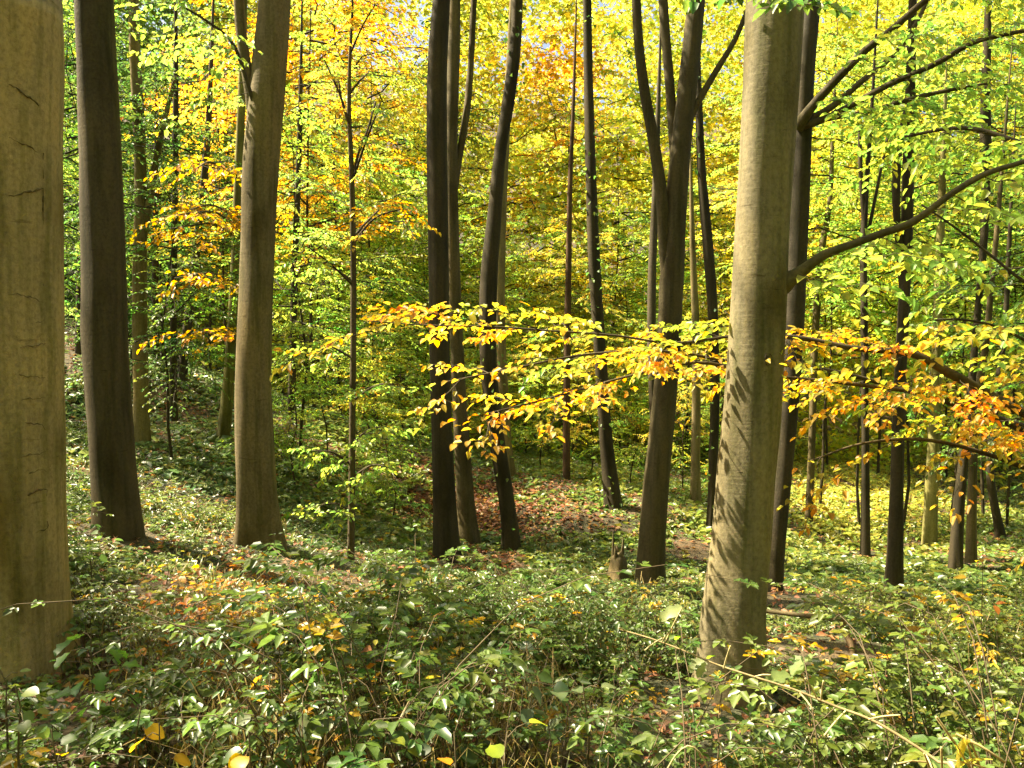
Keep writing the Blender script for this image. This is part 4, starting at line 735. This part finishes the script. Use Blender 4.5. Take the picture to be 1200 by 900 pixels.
# the bare bramble cane leaning across the lower right, with its leaves
cp_ = [(728,738),(762,748),(800,762),(838,778),(880,792),(930,808),(980,828),(1020,843),(1060,866),(1100,893),(1125,912)]
rows = np.array([at(px, py, 3.2 - .06*i) for i, (px, py) in enumerate(cp_)]); foot = rows[-1].copy(); foot[2] = gz(foot[0]+.15, foot[1]-.1); foot[:2] += [.15, -.1]
t = thing('bramble_cane', 'long pale thorny bramble cane slanting across the lower right with a few white-lit leaves', 'bramble', foot)
S = smooth_path(np.vstack([rows, foot]), .03); W_ = Wood(); W_.tube(S, np.linspace(.0026, .0065, len(S)), 8); link('cane', W_.mesh('cane', M_TWIG, foot), t, color=(.27,.20,.10))
for a, b in [((848,783),(856,757)), ((866,790),(858,828)), ((937,812),(953,832)), ((962,820),(965,798)), ((991,833),(966,862)), ((1018,843),(1055,838)), ((957,818),(944,795)), ((735,741),(725,736)), ((776,752),(783,742)), ((756,762),(776,748)), ((885,793),(903,791)), ((779,754),(799,713)), ((1085,884),(1094,905))]:
    ya = 3.15-.06*(a[0]-728)/40; p0, p1 = at(*a, ya), at(*b, ya-.05); W_ = Wood(); W_.tube(smooth_path([p0, (p0+p1)/2+[0, 0, .004], p1], .03), np.linspace(.0036, .0022, 3) if False else .003, 6)
    link('side_shoot', W_.mesh('side_shoot', M_TWIG, foot), t, color=(.45,.38,.20))
for (a, b, L, c) in [((824,772),(806,784),.09,(.20,.24,.13)), ((830,772),(836,766),.06,(.2,.32,.03)), ((826,775),(818,790),.08,(.22,.25,.14)), ((856,757),(852,757),.035,(.35,.28,.02)), ((925,790),(902,795),.13,(.16,.22,.08)), ((926,790),(952,762),.15,(.18,.24,.11)), ((927,792),(950,778),.11,(.18,.23,.12)), ((966,797),(940,798),.09,(.2,.26,.05)), ((800,712),(770,722),.12,(.22,.27,.12)), ((792,750),(797,742),.05,(.2,.34,.03))]:
    ya = 3.1; p0, p1 = at(*a, ya), at(*b, ya-.03); place_leaf(MAPLE, t, p0-foot, p1-p0, (.1, -.3, 1), L*.85, c, .8)
# cut stalks at the bottom right corner
foot = at(1135, 905, 2.5); foot[2] = gz(foot[0], foot[1])
t = thing('dry_stalks', 'bundle of pale dry broken stalks with yellow blades at the bottom right corner', 'plant', foot)
for a, b, wd_ in [((1140,905),(1097,840),.004), ((1110,890),(1170,905),.003), ((1120,860),(1178,893),.004), ((1085,893),(1052,895),.003), ((1104,903),(1103,876),.004), ((1140,900),(1132,862),.003), ((1105,866),(1114,868),.003), ((1150,905),(1138,870),.004), ((1090,905),(1083,883),.003)]:
    p0, p1 = at(*a, 2.5), at(*b, 2.45); W_ = Wood(); W_.tube(np.array([p0, (p0+p1)/2+[0, 0, .006], p1]), wd_, 6); link('stalk', W_.mesh('stalk', M_TWIG, foot), t, color=(.42,.32,.15))
for a, b in [((1118,902),(1132,872)), ((1125,900),(1146,880)), ((1120,890),(1136,862)), ((1140,895),(1160,884)), ((1122,880),(1138,860))]:
    p0, p1 = at(*a, 2.5), at(*b, 2.45); place_leaf(BEECH, t, p0-foot, p1-p0, (.2, -.4, .9), float(np.linalg.norm(p1-p0)), (.34,.31,.05), .3)
# arching pale stem
foot = at(800, 905, 2.6); foot[2] = gz(foot[0], foot[1])
for lab, q in (('pale arching bare stem at the bottom edge left of the big beech foot', [(780,905),(792,885),(806,874),(820,882),(832,905)]),):
    t = thing('bare_stem', lab, 'plant', foot); S = smooth_path([at(a, b, 2.6) for a, b in q], .02); W_ = Wood(); W_.tube(S, .0028, 6); link('stem', W_.mesh('stem', M_TWIG, foot), t, color=(.40,.34,.17))
# broken dead pole right of the big beech
foot = at(1003, 772, 6.2); foot[2] = min(foot[2], gz(foot[0], foot[1])); t = thing('fallen_branch', 'broken dead pole bent at a right angle beside the large right-hand beech', 'branch', foot)
W_ = Wood(); S = smooth_path([at(880, 714, 6.9), at(930, 720, 6.7), at(965, 724, 6.5), at(988, 728, 6.4)], .05); W_.tube(S, np.linspace(.016, .021, len(S)), 10, trunk_lobes(9, 0, -99, 1)); link('pole', W_.mesh('pole', M_BARK, foot), t, color=(.09,.07,.035))
W_ = Wood(); S = smooth_path([at(984, 720, 6.4), at(990, 738, 6.38), at(997, 755, 6.3), foot - [0, 0, .1]], .05); W_.tube(S, np.linspace(.03, .026, len(S)), 10, trunk_lobes(12, 0, -99, 1)); link('snapped_end', W_.mesh('snapped_end', M_BARK, foot), t, color=(.11,.075,.045))
print('tris', sum(sum(1 if p.loop_total == 3 else 2 for p in m.polygons) for m in bpy.data.meshes)) if 0 else None
print('objects', len(bpy.data.objects), 'tris', sum(len(m.polygons)*2 for m in bpy.data.meshes))
